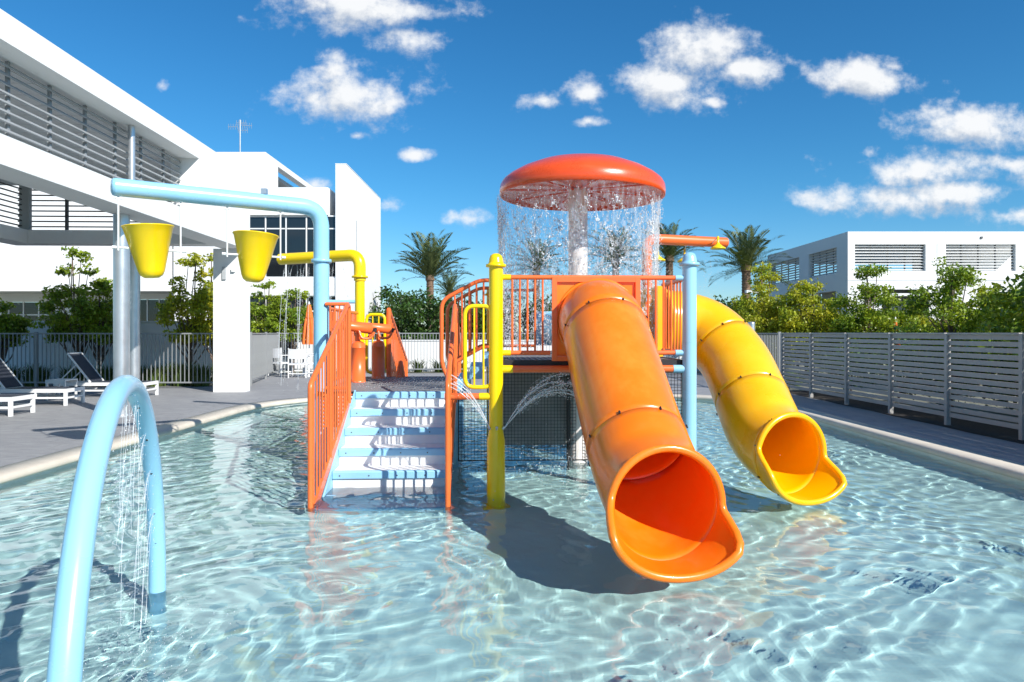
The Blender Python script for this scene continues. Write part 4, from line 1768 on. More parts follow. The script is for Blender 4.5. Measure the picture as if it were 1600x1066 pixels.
tdefs = [  # px, depth, top y px, half width m, material, label
    (1197, 23.0, 420, 1.05, LEAFY, 'yellow green tree in front of the date palm, first of the row from the left'),
    (1262, 22.0, 436, 1.00, LEAFY, 'rounded yellow green tree at the left corner of the villa'),
    (1300, 23.5, 470, 1.05, LEAFY, 'low olive green tree filling the gap below the villa corner'),
    (1362, 21.0, 421, 1.15, LEAFG, 'tree with a narrow topknot in front of the first villa window'),
    (1418, 24.5, 488, 1.0, LEAFY, 'small yellow green tree beneath the villa entrance'),
    (1490, 17.5, 422, 1.25, LEAFG, 'wide flat layered tree in front of the second villa window'),
    (1545, 19.0, 455, 1.10, LEAFY, 'yellow green tree right of the layered tree'),
    (1622, 15.5, 452, 1.2, LEAFG, 'tall tree cut off by the right edge of the picture'),
]
for i, (px, d_, ty, hw, m_, lb_) in enumerate(tdefs):
    R = np.random.default_rng(100 + i)
    zt = 1.41 + (520 - ty) / 1100 * d_
    tree('yellow_green_tree', (pxX(px, d_), d_), zt, layered(R, hw, 0.85, zt - 0.18, 6, 0.46, 0.20), m_, lb_, YG, 200 + i, leaf=0.085, dens=2100)
# the row goes on towards the camera beyond the fence, out of the picture; it shades the right deck
for i, (x, y, h_) in enumerate(((9.1, 11.5, 2.6), (8.9, 8.6, 2.5), (9.0, 5.9, 2.5), (9.0, 3.2, 2.4), (9.1, 0.4, 2.4))):
    R = np.random.default_rng(130 + i)
    tree('yellow_green_tree', (x, y), h_, layered(R, 1.3, 0.8, h_ - 0.2, 5, 0.55, 0.3), LEAFG,
         'green tree beyond the slat fence outside the right picture edge, ' + ('farthest one', 'second farthest', 'middle one', 'second nearest', 'beside the camera')[i], YG, 230 + i, leaf=0.11, dens=900)
# dense low shrubs right behind the slats
hw_ = ['at its far end', 'behind the first panel', 'behind the second panel', 'behind the third panel', 'behind the fourth panel', 'behind the fifth panel',
       'behind the sixth panel', 'at the right picture edge', 'beside the camera, out of view', 'behind the camera, out of view']
for i in range(10):
    R = np.random.default_rng(260 + i)
    y = 16.0 - i * 1.75
    cl = [(R.normal(0, .12), -0.75 + 0.3 * k, R.uniform(0.45, 0.85), R.uniform(0.36, 0.46)) for k in range(6)]
    tree('hedge_shrub', (7.95 - 0.03 * y + 0.25, y), 1.25, cl, LEAFD, 'low dark shrub behind the slat fence, ' + hw_[i], 'low shrubs behind the slat fence', 270 + i,
         leaf=0.10, dens=700, trunk_r=0.03, cat='shrub', flat=1.0)
LG = 'green trees around the white buildings'
ldefs = [
    (122, 19.2, 392, 1.0, LEAFG, 'dark leafy tree behind the sun loungers, left of the steel column'),
    (160, 19.4, 440, 0.8, LEAFG, 'darker bushy tree directly behind the steel column'),
    (300, 19.2, 402, 0.95, LEAFY, 'yellow green tree left of the white pillar'),
    (335, 19.3, 415, 0.7, LEAFY, 'yellow green tree partly hidden by the white pillar'),
    (2, 19.0, 476, 0.6, LEAFG, 'small green tree at the far left edge'),
    (415, 25.0, 441, 0.95, LEAFG, 'light green tree right of the white pillar below the big window'),
    (458, 25.1, 447, 0.85, LEAFG, 'light green tree behind the folded orange umbrella'),
]
for i, (px, d_, ty, hw, m_, lb_) in enumerate(ldefs):
    R = np.random.default_rng(160 + i)
    zt = 1.41 + (520 - ty) / 1100 * d_
    tree('garden_tree', (pxX(px, d_), d_), zt, layered(R, hw * 0.85, 1.35, zt - 0.12, 5, 0.27, 0.13), m_, lb_, LG, 300 + i, leaf=0.095, dens=1900, trunk_r=0.05)
HG = 'dark evergreen trees across the background'
hd = [(612, 31, 452, 1.6), (655, 30, 455, 1.5), (700, 32, 470, 1.5), (745, 33, 474, 1.6), (795, 34, 462, 1.7), (850, 33, 468, 1.6), (905, 34, 464, 1.7),
      (960, 33, 470, 1.7), (1015, 34, 462, 1.7), (1070, 33, 468, 1.6), (1125, 34, 464, 1.8), (1175, 36, 470, 1.8), (1230, 38, 480, 2.0)]
names_h = ['beside the white fin wall', 'below the front date palm', 'below the small date palm', 'behind the curved orange railing', 'behind the yellow front post',
           'behind the front railing pickets', 'behind the mushroom pole', 'behind the orange panel', 'behind the orange shower pipe', 'behind the blue front post',
           'seen above the yellow slide', 'behind the round grey steel post', 'far behind the right tree row']
for i, (px, d_, ty, hw) in enumerate(hd):
    R = np.random.default_rng(400 + i)
    zt = 1.41 + (520 - ty) / 1100 * d_
    cl = []
    for k in range(11):
        a = R.uniform(0, 6.28)
        q = R.uniform(0, 1) ** 0.5 * hw * 0.85
        cl.append((q * math.cos(a), q * math.sin(a) * 0.7, R.uniform(0.7, zt - 0.6), R.uniform(0.55, 0.8)))
    cl.append((0, 0, zt - 0.45, 0.6))
    tree('evergreen_tree', (pxX(px, d_), d_), zt, cl, LEAFD, 'dark evergreen tree ' + names_h[i], HG, 420 + i, leaf=0.15, dens=620, trunk_r=0.09, flat=0.85)


# date palms
def frond_mesh(L_, seed, n=46):
    R = np.random.default_rng(seed)
    quads = []
    curve = []
    for i in range(n):
        t = i / (n - 1)
        curve.append(np.array((L_ * (t - 0.10 * t ** 3), 0, L_ * (-0.14 * t * t - 0.10 * t ** 4))))
    for i in range(3, n - 1):
        t = i / (n - 1)
        p = curve[i]
        tan = curve[i + 1] - curve[i - 1]
        tan /= np.linalg.norm(tan)
        ln = L_ * 0.20 * math.sin(PI * min(1, t * 0.9 + 0.14)) ** 0.7
        for sg in (-1, 1):
            d_ = tan * 0.75 + np.array((0, sg * 0.8, 0.42)) + R.normal(0, .07, 3)
            d_ /= np.linalg.norm(d_)
            wv = np.cross(d_, (0, 0, 1.0))
            wv = wv / (np.linalg.norm(wv) + 1e-6) * 0.017 * L_ / 2.4
            e = p + d_ * ln
            e[2] -= 0.12 * ln
            mdp = p + d_ * ln * 0.5
            quads.append([p - wv * 0.4, mdp - wv, e, mdp + wv])
    for i in range(n - 1):
        wv = np.array((0, 0.018 * (1 - i / n) + 0.003, 0))
        quads.append([curve[i] - wv, curve[i + 1] - wv, curve[i + 1] + wv, curve[i] + wv])
    V = np.array(quads)
    m_ = len(V)
    me = bpy.data.meshes.new('frond')
    me.vertices.add(m_ * 4)
    me.vertices.foreach_set('co', V.reshape(-1).astype(np.float32))
    me.loops.add(m_ * 4)
    me.loops.foreach_set('vertex_index', np.arange(m_ * 4, dtype=np.int32))
    me.polygons.add(m_)
    me.polygons.foreach_set('loop_start', np.arange(0, m_ * 4, 4, dtype=np.int32))
    me.polygons.foreach_set('loop_total', np.full(m_, 4, dtype=np.int32))
    me.update()
    me.materials.append(PALML)
    return me


FR = [frond_mesh(2.75, 500 + k) for k in range(3)]


def palm(px, cy, d_, sc, label, seed, low=-10, nf=42, trunk_r=0.2):
    R = np.random.default_rng(seed)
    z = 1.5 + (520 - cy) / 1100 * d_
    root = empty('date_palm', (pxX(px, d_), d_, 0.09), 0, label, 'palm', 'date palms beyond the pool')
    mb = MB()
    prof = [(trunk_r * 1.15, 0)]
    zz = 0.0
    while zz < z - 0.2:
        prof += [(trunk_r * 1.0, zz + 0.05), (trunk_r * 1.14, zz + 0.13), (trunk_r * 0.98, zz + 0.14)]
        zz += 0.14
    prof += [(trunk_r * 1.35, z - 0.1), (trunk_r * 1.2, z + 0.15), (0.02, z + 0.35)]
    mb.lathe(prof, n=14, smooth=False)
    mb.build('trunk', PALMBARK, root)
    for k in range(nf):
        t = (k + 0.5) / nf
        elev = math.radians(84 - (84 - low) * t ** 0.85 + R.normal(0, 4))
        o = link('frond', FR[k % 3], None, root, (0, 0, z + 0.15 - 0.25 * t))
        o.rotation_euler = (R.normal(0, 0.15), -elev, k * 2.39996 + R.normal(0, .1))
        s_ = sc * R.uniform(0.85, 1.08)
        o.scale = (s_, s_, s_)
    return root


palm(672, 438, 40, 1.12, 'date palm with stiff upright fronds standing alone left of the play structure', 601, low=18, nf=36)
palm(702, 464, 46, 0.72, 'smaller date palm just right of the upright one', 602, low=0, nf=32)
palm(838, 424, 42, 0.85, 'date palm behind the left half of the water curtain', 603, low=-15)
palm(962, 412, 42, 0.95, 'date palm behind the right half of the water curtain', 604, low=-15)
palm(1046, 408, 40, 0.95, 'date palm behind the shower heads', 605, low=-15)
palm(1166, 424, 34, 0.92, 'dark bushy date palm left of the villa', 606, low=-10, nf=48)
palm(1475, 512, 19, 0.28, 'small dark palm shrub beside the villa door', 607, low=-25, nf=20, trunk_r=0.06)


# grasses
def grass_clump(name, x, y, h_, w_, n, label, seed, m=GRASSM, stiff=0.35, bw=0.012):
    R = np.random.default_rng(seed)
    root = empty(name, (x, y, 0.09), 0, label, 'grass', 'ornamental grass clumps behind the fences')
    q = []
    for _ in range(n):
        a = R.uniform(0, 2 * PI)
        r0 = R.uniform(0, w_ * 0.35)
        p = np.array((r0 * math.cos(a), r0 * math.sin(a), 0))
        ln = h_ * R.uniform(0.6, 1.1)
        out = np.array((math.cos(a), math.sin(a), 0)) * ln * stiff * R.uniform(0.3, 1.5)
        m1 = p + out * 0.35 + np.array((0, 0, ln * 0.6))
        e = p + out * 1.1 + np.array((0, 0, ln * R.uniform(0.75, 1.0)))
        w2 = np.array((-math.sin(a), math.cos(a), 0)) * bw
        q.append([p - w2, p + w2, m1 + w2, m1 - w2])
        q.append([m1 - w2, m1 + w2, e + w2 * 0.1, e - w2 * 0.1])
    o = quad_cloud('blades', np.array(q), m, root)
    tag(o, kind='stuff')
    return root


gpos = [(-8.15, 18.5, 0.62), (-8.75, 18.6, 0.66), (-9.35, 18.5, 0.6), (-9.95, 18.7, 0.55), (-10.6, 18.5, 0.6), (-11.6, 18.6, 0.55),
        (-12.5, 18.5, 0.6), (-13.3, 18.6, 0.55), (-14.2, 18.5, 0.6), (-7.6, 19.4, 0.8)]
wh = ['left of the gate', 'second from the gate', 'right of the second steel column', 'behind the second steel column', 'right of the big steel column',
      'behind the rear lounger backrest', 'left of the rear lounger', 'behind the middle lounger', 'at the far left', 'beyond the gate']
for i, (x, y, h_) in enumerate(gpos):
    grass_clump('ornamental_grass', x, y, h_, 0.8, 420, 'leafy grass clump behind the left fence, ' + wh[i], 700 + i)
gp2 = [(-4.6, 24.95), (-3.9, 25.0), (-3.3, 24.9), (-2.6, 25.0), (-1.9, 24.95), (5.9, 25.0), (7.0, 24.0), (7.1, 21.5), (7.2, 19.5), (7.2, 18.0)]
w2_ = ['near the folded fin wall', 'below the evergreen trees', 'left of the rear fence post', 'right of the rear fence post', 'left of the curved orange rail',
       'at the right end of the white planter', 'behind the round steel post', 'midway along the right pickets', 'nearer along the right pickets', 'where pickets meet the slats']
for i, (x, y) in enumerate(gp2):
    grass_clump('spiky_plant', x, y, 0.5, 0.5, 70, 'spiky plant behind the rear fence, ' + w2_[i], 730 + i, stiff=0.6, bw=0.022)

# ------------------------------------------------------------------ furniture


def lounger(x, y, rz, label, back=52):
    """foot end at the origin, lying along -x"""
    root = empty('sun_lounger', (x, y, 0.1), rz, label, 'sun lounger', 'white sun loungers with dark sling fabric')
    Lg, Wd, H_ = 1.95, 0.62, 0.32
    f = MB()
    f.box(-Lg, 0, 0, 0.04, H_ - 0.07, H_)
    f.box(-Lg, 0, Wd - 0.04, Wd, H_ - 0.07, H_)
    f.box(-0.045, -0.001, 0.041, Wd - 0.041, H_ - 0.07, H_ - 0.001)
    f.box(-Lg, -Lg + 0.045, 0.041, Wd - 0.041, H_ - 0.07, H_ - 0.001)
    f.build('frame', WHITE2, root)
    lo = MB()
    lo.box(-Lg + 0.3, -0.05, 0.005, 0.035, 0.13, 0.165)
    lo.box(-Lg + 0.3, -0.05, Wd - 0.035, Wd - 0.005, 0.13, 0.165)
    lo.box(-0.04, -0.005, 0.051, Wd - 0.051, 0.13, 0.165)
    lo.build('lower_rail', WHITE2, root)
    for lx in (-0.05, -Lg + 0.25):
        for ly in (0.0, Wd - 0.05):
            part('leg', WHITE2, root, (lx, lx + 0.052, ly - 0.001, ly + 0.051, 0, H_ - 0.071))
    for lx in (-0.6,):
        for ly in (0.005, Wd - 0.035):
            part('brace', WHITE2, root, (lx, lx + 0.03, ly, ly + 0.03, 0.166, H_ - 0.071))
    part('seat_sling', SLING, root, (-1.18, -0.05, 0.045, Wd - 0.045, H_ - 0.012, H_ + 0.003))
    a = math.radians(back)
    dx, dz = -math.cos(a), math.sin(a)
    B = 0.80
    p0 = Vector((-1.19, 0, H_))
    bk = MB()
    for yy in (0.055, Wd - 0.055):
        bk.bar(p0 + Vector((0, yy, 0)), p0 + Vector((dx * B, yy, dz * B)), 0.03, 0.03)
    bk.bar(p0 + Vector((dx * B, 0.071, dz * B)), p0 + Vector((dx * B, Wd - 0.071, dz * B)), 0.03, 0.03)
    r_ = bk.build('backrest_frame', WHITE2, root)
    q = MB()
    q.bar(p0 + Vector((dx * 0.02, Wd / 2, dz * 0.02)), p0 + Vector((dx * (B - 0.02), Wd / 2, dz * (B - 0.02))), Wd - 0.145, 0.012)
    q.build('backrest_sling', SLING, r_)
    q = MB()
    q.bar(p0 + Vector((dx * 0.5, 0.08, dz * 0.5)), (-1.19 - 0.75, 0.08, H_ - 0.04), 0.02, 0.02)
    q.bar(p0 + Vector((dx * 0.5, Wd - 0.08, dz * 0.5)), (-1.19 - 0.75, Wd - 0.08, H_ - 0.04), 0.02, 0.02)
    q.build('backrest_stay', WHITE2, r_)
    return root


lounger(-8.36, 11.75, 0.03, 'white sun lounger nearest the pool, only its foot end in view at the left edge')
lounger(-8.55, 13.5, 0.03, 'white sun lounger in the middle with a raised dark striped backrest')
lounger(-7.95, 15.25, 0.03, 'rearmost white sun lounger, left of the steel column, with a dark backrest')
T_ = empty('side_table', (-9.65, 14.55, 0.1), 0, 'small white side table between the two rear loungers', 'table')
for i in range(5):
    part('table_slat', WHITE2, T_, (0, 0.42, i * 0.085, i * 0.085 + 0.078, 0.40, 0.425))
part('table_frame', WHITE2, T_, (0.001, 0.419, 0.001, 0.03, 0.35, 0.399), (0.001, 0.419, 0.39, 0.417, 0.35, 0.399))
for x in (0.01, 0.375):
    for y in (0.002, 0.38):
        part('leg', WHITE2, T_, (x, x + 0.035, y, y + 0.035, 0, 0.349))


def chair(x, y, rz, label):
    root = empty('patio_chair', (x, y, 0.1), rz, label, 'chair', 'white patio chairs round the umbrella')
    for sx in (-0.28, 0.25):
        for sy, h_ in ((-0.28, 0.66), (0.24, 0.92)):
            part('leg', WHITE2, root, (sx, sx + 0.03, sy, sy + 0.03, 0, h_))
        part('armrest', WHITE2, root, (sx - 0.008, sx + 0.038, -0.30, 0.239, 0.661, 0.685))
        part('side_rail', WHITE2, root, (sx + 0.003, sx + 0.027, -0.249, 0.239, 0.40, 0.43), (sx + 0.003, sx + 0.027, -0.249, 0.239, 0.12, 0.145))
    part('cross_rail', WHITE2, root, (-0.249, 0.249, -0.275, -0.255, 0.40, 0.43), (-0.249, 0.249, 0.245, 0.265, 0.40, 0.43), (-0.249, 0.249, 0.245, 0.265, 0.12, 0.145))
    part('seat', FAB, root, (-0.245, 0.245, -0.25, 0.235, 0.431, 0.447))
    mb = MB()
    n = 8
    vs = []
    for i in range(n + 1):
        t = i / n
        xx = -0.265 + 0.53 * t
        yy = 0.262 + 0.03 * math.sin(PI * t)
        vs += [(xx, yy, 0.60 - 0.015 * math.sin(PI * t)), (xx, yy + 0.02, 0.905 - 0.015 * math.sin(PI * t)), (xx, yy + 0.03, 0.905 - 0.015 * math.sin(PI * t)), (xx, yy + 0.01, 0.60 - 0.015 * math.sin(PI * t))]
    fs = []
    for i in range(n):
        for k in range(4):
            l = (k + 1) % 4
            fs.append((i * 4 + k, i * 4 + l, (i + 1) * 4 + l, (i + 1) * 4 + k))
    mb.add(vs, fs, False)
    mb.build('back_sling', FAB, root)
    return root


chair(pxX(467, 22.0), 22.0, PI + 0.1, 'white patio chair seen from behind, in front of the orange umbrella')
chair(pxX(438, 22.9), 22.9, 2.7, 'white patio chair to the left of the others by the fence')
chair(pxX(492, 22.6), 22.6, -1.1, 'white patio chair half hidden behind the blue post')
TB = empty('patio_table', (pxX(474, 22.95), 22.95, 0.1), 0, 'round white patio table under the folded orange umbrella', 'table')
mb = MB()
mb.lathe([(0, 0.0), (0.24, 0.0), (0.22, 0.03), (0.03, 0.05), (0.03, 0.69), (0, 0.69)], n=20)
mb.build('pedestal', WHITE2, TB)
mb = MB()
mb.lathe([(0.0, 0.695), (0.42, 0.695), (0.43, 0.71), (0.42, 0.725), (0.0, 0.725)], n=28)
mb.build('table_top', WHITE2, TB)


def umbrella(x, y, z0, zt, r, label, wonky=0.0):
    root = empty('closed_umbrella', (x, y, z0), 0, label, 'umbrella', 'folded orange umbrellas')
    mb = MB()
    mb.tube([(0, 0, 0), (0, 0, zt - z0 + 0.02)], 0.02, 10)
    mb.tube([(0, 0, zt - z0 + 0.02), (0, 0, zt - z0 + 0.10)], 0.025, 10, radii=[0.03, 0.012])
    mb.build('pole', WHITE2, root)
    H_ = zt - z0
    mb = MB()
    N = 64
    prof = [(0.03, 0), (0.05, 0.06), (0.075, 0.25), (0.085, 0.40), (0.082, 0.45), (0.10, 0.52), (0.13, 0.8), (0.155, 1.1), (0.165, 1.35), (0.155, 1.40)]
    vs, fs = [], []
    for i, (rr, dz) in enumerate(prof):
        for k in range(N):
            a = 2 * PI * k / N
            q = rr * r / 0.165 * (1 + 0.22 * math.cos(a * 8 + wonky) * min(1, dz * 1.6) + 0.06 * math.sin(a * 3 + dz * 5))
            vs.append((q * math.cos(a), q * math.sin(a), H_ - dz * 0.93))
    for i in range(len(prof) - 1):
        for k in range(N):
            l = (k + 1) % N
            fs.append((i * N + k, i * N + l, (i + 1) * N + l, (i + 1) * N + k))
    mb.add(vs, fs, True)
    c = mb.build('folded_canopy', UMB, root)
    mb = MB()
    mb.lathe([(0.082 * r / 0.165 * 1.25, H_ - 0.40), (0.083 * r / 0.165 * 1.27, H_ - 0.43)], n=24)
    mb.build('strap', UMB, c)
    return root


umbrella(pxX(483, 23.0), 23.0, 0.1, 2.42, 0.20, 'folded orange umbrella standing by the white chairs, left of the blue post')
umbrella(pxX(1271, 24.5), 24.5, 0.09, 1.72, 0.11, 'tip of a folded orange umbrella just above the left end of the slat fence', 1.0)
umbrella(pxX(1399, 20.0), 20.0, 0.09, 1.85, 0.14, 'larger folded orange umbrella top above the middle of the slat fence', 2.0)

# ------------------------------------------------------------------ falling and jetting water
OCT = np.array([(1, 0, 0), (0, 1, 0), (-1, 0, 0), (0, -1, 0), (0, 0, 1), (0, 0, -1)], dtype=float)
OF = np.array([(0, 1, 4), (1, 2, 4), (2, 3, 4), (3, 0, 4), (1, 0, 5), (2, 1, 5), (3, 2, 5), (0, 3, 5)])


def drops(name, P_, size, stretch, m, parent=None, dirs=None, **kw):
    """many small real droplets as one mesh; stretch along z (or dirs)"""
    n = len(P_)
    sz = size if np.ndim(size) else np.full(n, size)
    stt = stretch if np.ndim(stretch) else np.full(n, stretch)
    V = OCT[None] * np.stack([sz, sz, sz * stt], 1)[:, None, :]
    if dirs is not None:
        d_ = dirs / np.linalg.norm(dirs, axis=1, keepdims=True)
        ref = np.where(np.abs(d_[:, 2:3]) > 0.9, np.array([[1.0, 0, 0]]), np.array([[0, 0, 1.0]]))
        x_ = np.cross(ref, d_)
        x_ /= np.linalg.norm(x_, axis=1, keepdims=True)
        y_ = np.cross(d_, x_)
        V = V[:, :, 0:1] * x_[:, None] + V[:, :, 1:2] * y_[:, None] + V[:, :, 2:3] * d_[:, None]
    V = V + P_[:, None]
    F = (OF[None] + (np.arange(n) * 6)[:, None, None]).reshape(-1, 3)
    me = bpy.data.meshes.new(name)
    me.vertices.add(n * 6)
    me.vertices.foreach_set('co', V.reshape(-1).astype(np.float32))
    me.loops.add(len(F) * 3)
    me.loops.foreach_set('vertex_index', F.reshape(-1).astype(np.int32))
    me.polygons.add(len(F))
    me.polygons.foreach_set('loop_start', np.arange(0, len(F) * 3, 3, dtype=np.int32))
    me.polygons.foreach_set('loop_total', np.full(len(F), 3, dtype=np.int32))
    me.polygons.foreach_set('use_smooth', np.ones(len(F), dtype=bool))
    me.update()
    return link(name, me, m, parent, **kw)


R = np.random.default_rng(900)
# curtain under the mushroom: thin irregular sheet plus beads and strands
n = 17000
a = R.uniform(0, 2 * PI, n)
zz = 3.08 - R.uniform(0, 1, n) ** 0.72 * 1.75
wob = 0.02 * np.sin(a * 9 + zz * 3) + 0.015 * np.sin(a * 23 - zz * 7)
rad = 0.935 - 0.05 * (3.08 - zz) / 1.8 + wob + R.normal(0, 0.010 + 0.03 * (3.08 - zz) / 1.8, n)
P_ = np.stack([0.77 + rad * np.cos(a), 8.22 + rad * np.sin(a), zz], 1)
tag(drops('water_curtain', P_, R.uniform(0.0014, 0.0045, n), R.uniform(1.0, 4.5, n), SPRAY2),
    'glittering curtain of water drops falling from the red mushroom dome', 'water spray', kind='stuff')
# strands: chains of linked drops, the zig-zag threads seen in the sheet
q = []
dd = []
for _ in range(520):
    a0 = R.uniform(0, 2 * PI)
    z0 = R.uniform(1.5, 3.0)
    for k in range(R.integers(5, 16)):
        a0 += R.normal(0, 0.012)
        z0 -= abs(R.normal(0, 0.012)) - 0.003
        rr = 0.93 - 0.05 * (3.08 - z0) / 1.8 + 0.02 * math.sin(a0 * 9 + z0 * 3)
        q.append((0.77 + rr * math.cos(a0), 8.22 + rr * math.sin(a0), z0))
        dd.append((R.normal(0, 1) * math.sin(a0), R.normal(0, 1) * math.cos(a0), R.normal(0, 1)))
q = np.array(q)
tag(drops('water_strands', q, R.uniform(0.003, 0.008, len(q)), R.uniform(1.0, 2.6, len(q)), SPRAY, dirs=np.array(dd)),
    'threads and beads of water hanging in the mushroom curtain', 'water spray', kind='stuff')
mb = MB()
NA, NZ = 260, 60
vs, fs = [], []
for j in range(NZ + 1):
    z = 3.085 - 1.6 * j / NZ
    for k in range(NA):
        a = 2 * PI * k / NA
        rr = 0.937 - 0.05 * j / NZ + 0.008 * math.sin(a * 31 + j * 0.21) + 0.006 * math.sin(a * 57 - j * 0.5) + R.normal(0, 0.0035)
        vs.append((0.77 + rr * math.cos(a), 8.22 + rr * math.sin(a), z))
for j in range(NZ):
    t = j / NZ
    for k in range(NA):
        l = (k + 1) % NA
        tear = 0.5 + 0.5 * math.sin(k * 0.37 + 2 * math.sin(j * 0.13)) * math.cos(k * 0.11 + j * 0.09)
        if R.uniform() < 0.97 - 1.05 * t * (0.6 + 0.5 * tear):
            fs.append((j * NA + k, j * NA + l, (j + 1) * NA + l, (j + 1) * NA + k))
mb.add(vs, fs, True)
film_m = bpy.data.materials.new('water_film')
film_m.use_nodes = True
t_ = film_m.node_tree
for n_0 in list(t_.nodes):
    t_.nodes.remove(n_0)
g = G(t_)
tr = g.n('ShaderNodeBsdfTransparent')
gs = g.n('ShaderNodeBsdfGlossy')
gs.inputs['Roughness'].default_value = 0.08
df = g.n('ShaderNodeBsdfTranslucent')
df.inputs['Color'].default_value = (0.9, 0.93, 0.95, 1)
d2 = g.n('ShaderNodeBsdfDiffuse')
d2.inputs['Color'].default_value = (0.9, 0.93, 0.95, 1)
lw = g.n('ShaderNodeLayerWeight')
lw.inputs['Blend'].default_value = 0.35
ad = g.n('ShaderNodeMixShader')
ad.inputs[0].default_value = 0.5
t_.links.new(df.outputs[0], ad.inputs[1])
t_.links.new(d2.outputs[0], ad.inputs[2])
a1 = g.n('ShaderNodeMixShader')
a1.inputs[0].default_value = 0.3
t_.links.new(ad.outputs[0], a1.inputs[1])
t_.links.new(gs.outputs[0], a1.inputs[2])
fm = g.n('ShaderNodeMixShader')
tcn = g.n('ShaderNodeTexCoord')
nzv = g.noise(g.v('MULTIPLY', tcn.outputs['Object'], (22, 22, 4)), 1.0, 6, 0.7)
sz_ = g.n('ShaderNodeSeparateXYZ')
t_.links.new(tcn.outputs['Object'], sz_.inputs[0])
fac = g.m('ADD', g.m('ADD', 0.03, g.m('MULTIPLY', g.ss(nzv, 0.38, 0.68), 0.55)), g.m('MULTIPLY', g.m('POWER', lw.outputs['Facing'], 2.2), 0.9), clamp=True)
# the sheet leaves the rim smooth and clear and breaks up as it falls
fac = g.m('MULTIPLY', fac, g.ss(sz_.outputs[2], 2.55, 3.10, 1.0, 0.40))
t_.links.new(fac, fm.inputs[0])
t_.links.new(tr.outputs[0], fm.inputs[1])
t_.links.new(a1.outputs[0], fm.inputs[2])
oo = g.n('ShaderNodeOutputMaterial')
t_.links.new(fm.outputs[0], oo.inputs['Surface'])
tag(mb.build('water_sheet', film_m), 'thin clear sheet of water falling round the mushroom fountain', 'water spray', kind='stuff')


def stream(p0, v0, tmax, n_seg=18, r=0.005, spread=0.0, R=R):
    """ballistic jet: returns tube points"""
    pts = []
    for i in range(n_seg + 1):
        t = tmax * i / n_seg
        pts.append(Vector((p0[0] + v0[0] * t, p0[1] + v0[1] * t, p0[2] + v0[2] * t - 4.905 * t * t)))
    return pts


def jet_group(name, label, jets, m=STREAK, beads=30, group=None, bs=1.0):
    mb = MB()
    bp_, bd = [], []
    for (p0, v0, tm, r) in jets:
        pts = stream(p0, v0, tm)
        mb.tube(pts, r, 6, radii=[r * (0.7 + 0.5 * i / len(pts)) * R.uniform(0.75, 1.25) for i in range(len(pts))])
        for _ in range(beads):
            t = tm * (R.uniform(0.2, 1.08))
            sp = 0.015 + 0.03 * t
            bp_.append((p0[0] + v0[0] * t + R.normal(0, sp), p0[1] + v0[1] * t + R.normal(0, sp), p0[2] + v0[2] * t - 4.905 * t * t + R.normal(0, sp)))
            bd.append((v0[0], v0[1], v0[2] - 9.81 * t))
    o = tag(mb.build(name, m), label, 'water jet', group, 'stuff')
    d_ = drops('beads', np.array(bp_), bs * R.uniform(0.0018, 0.0045, len(bp_)), R.uniform(1, 3, len(bp_)), SPRAY, parent=o, dirs=np.array(bd))
    tag(d_, kind='stuff')
    return o


# jets leaving the sleeve of the yellow front post
J = []
for k in range(5):
    tm = 0.34
    dxx, dzz = 0.66 + R.normal(0, .05), 0.50 - 0.05 * k + R.normal(0, .02)
    J.append(((-0.147 + 0.07, 6.40, 0.62), (dxx / tm, 0.1 + R.normal(0, .1), dzz / tm + 4.905 * tm), tm, 0.0055))
jet_group('water_jet', 'fan of thin water jets arching right from the yellow front post towards the orange slide', J, beads=160)
J = []
for k in range(4):
    tm = 0.26
    dxx, dzz = -0.37 - 0.02 * k + R.normal(0, .03), 0.44 + R.normal(0, .04)
    J.append(((-0.147 - 0.05, 6.40, 0.62), (dxx / tm, -0.1, dzz / tm + 4.905 * tm), tm, 0.0045))
jet_group('water_jet', 'thin water jets spraying left from the yellow front post', J, beads=30)
# threads falling from the yellow spray arm
J = []
A_ = Vector((-2.35, 10.85, 2.6))
B_ = Vector((-3.75, 11.5, 2.6))
for k in range(16):
    p = A_.lerp(B_, 0.16 + 0.8 * k / 15)
    J.append(((p.x, p.y, p.z), (R.normal(0, .14), -0.15 + R.normal(0, .12), -0.5), 0.50 + R.uniform(0, .1), 0.0035))
jet_group('water_jet', 'vertical threads of water falling from the yellow spray arm', J, beads=70)
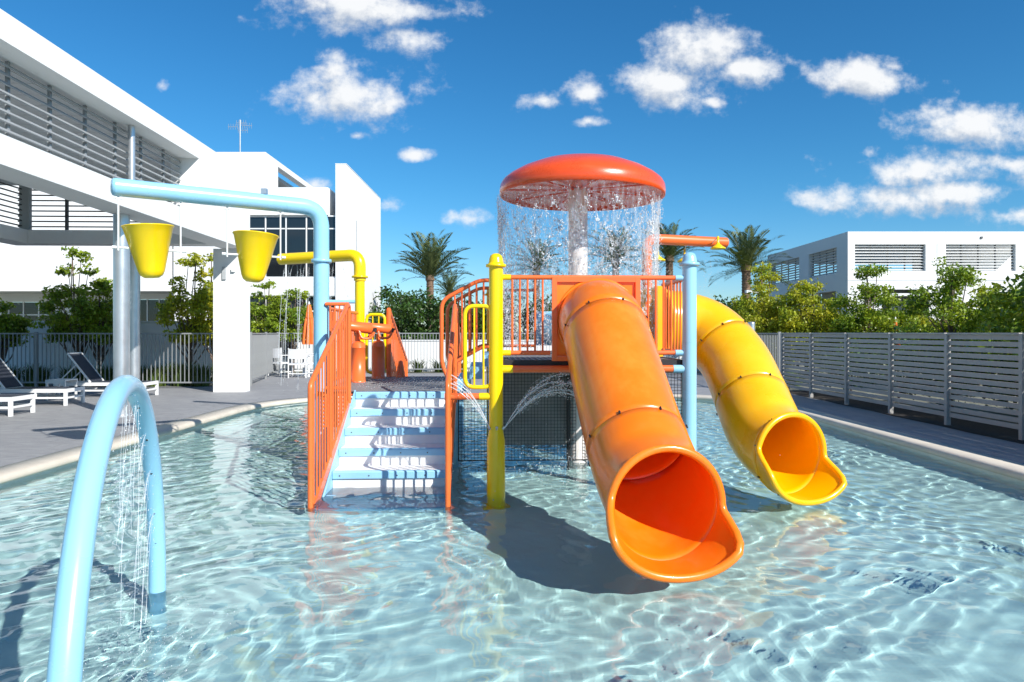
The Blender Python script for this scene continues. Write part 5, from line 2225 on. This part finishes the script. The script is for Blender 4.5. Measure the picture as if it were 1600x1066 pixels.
# arch jets
J = []
for k in (22, 26, 30, 33, 36):
    x, y, z = (-1.685 + .375 * math.cos(PI * (k - 1) / 40), 3.06 - 1.03 * math.cos(PI * (k - 1) / 40), 1.27 * math.sin(PI * (k - 1) / 40))
    d_ = (Vector((-1.685, 3.06, 0.5)) - Vector((x, y, z)))
    d_.normalize()
    tm = 0.10 + math.sqrt(max(0.02, z) / 4.905) * 0.86
    J.append(((x + d_.x * .05, y + d_.y * .05, z), (d_.x * 1.5, d_.y * 1.5, 0.3), tm * 0.42, 0.0022))
    for q_ in range(3):
        J.append(((x + d_.x * .05, y + d_.y * .05, z), (d_.x * 1.5 + R.normal(0, .08), d_.y * 1.5 + R.normal(0, .08), 0.3), tm * R.uniform(.5, .95), 0.0009))
jet_group('water_jet', 'small jets falling from the far leg of the blue arch', J, beads=22, bs=0.5)
# splashes
n = 520
P_ = np.stack([-1.68 + R.normal(0, .16, n), 3.0 + R.normal(0, .42, n), np.abs(R.normal(0, 0.05, n)) + 0.004], 1)
tag(drops('splash', P_, R.uniform(0.0008, 0.0030, n), R.uniform(0.8, 1.8, n), SPRAY2), 'white splash on the water beneath the blue arch', 'water splash', kind='stuff')
n = 2600
P_ = np.stack([0.8 + R.normal(0, .75, n), 8.1 + R.normal(0, .8, n), np.abs(R.normal(0, 0.16, n)) + 0.003], 1)
tag(drops('splash', P_, R.uniform(0.002, 0.005, n), R.uniform(0.8, 2.0, n), SPRAY), 'fine splash on the water under the upper deck', 'water splash', kind='stuff')
n = 900
P_ = np.stack([-1.2 + R.uniform(-.85, .6, n), 10.0 + R.uniform(-1.6, 1.0, n), LZ + np.abs(R.normal(0, 0.03, n)) + 0.004], 1)
tag(drops('splash', P_, R.uniform(0.0015, 0.004, n), R.uniform(0.8, 2.0, n), SPRAY), 'droplets bouncing on the lower deck grating', 'water splash', kind='stuff')
for j, (px, py, d_, lb_) in enumerate(((1106, 396, 11.0, 'rain of fine drops under the right shower head'), (1035, 408, 10.7, 'rain of fine drops under the left shower head'))):
    n = 420
    t = R.uniform(0, 1, n)
    X0, Z0 = pxX(px, d_), 1.5 + (520 - py) / 1100 * d_
    P_ = np.stack([X0 + R.normal(0, 1, n) * (0.06 + 0.12 * t), d_ + R.normal(0, 1, n) * (0.06 + 0.12 * t), Z0 - t * 1.6], 1)
    tag(drops('shower_rain', P_, R.uniform(0.0015, 0.0035, n), R.uniform(1.5, 4.0, n), SPRAY), lb_, 'water spray', kind='stuff')
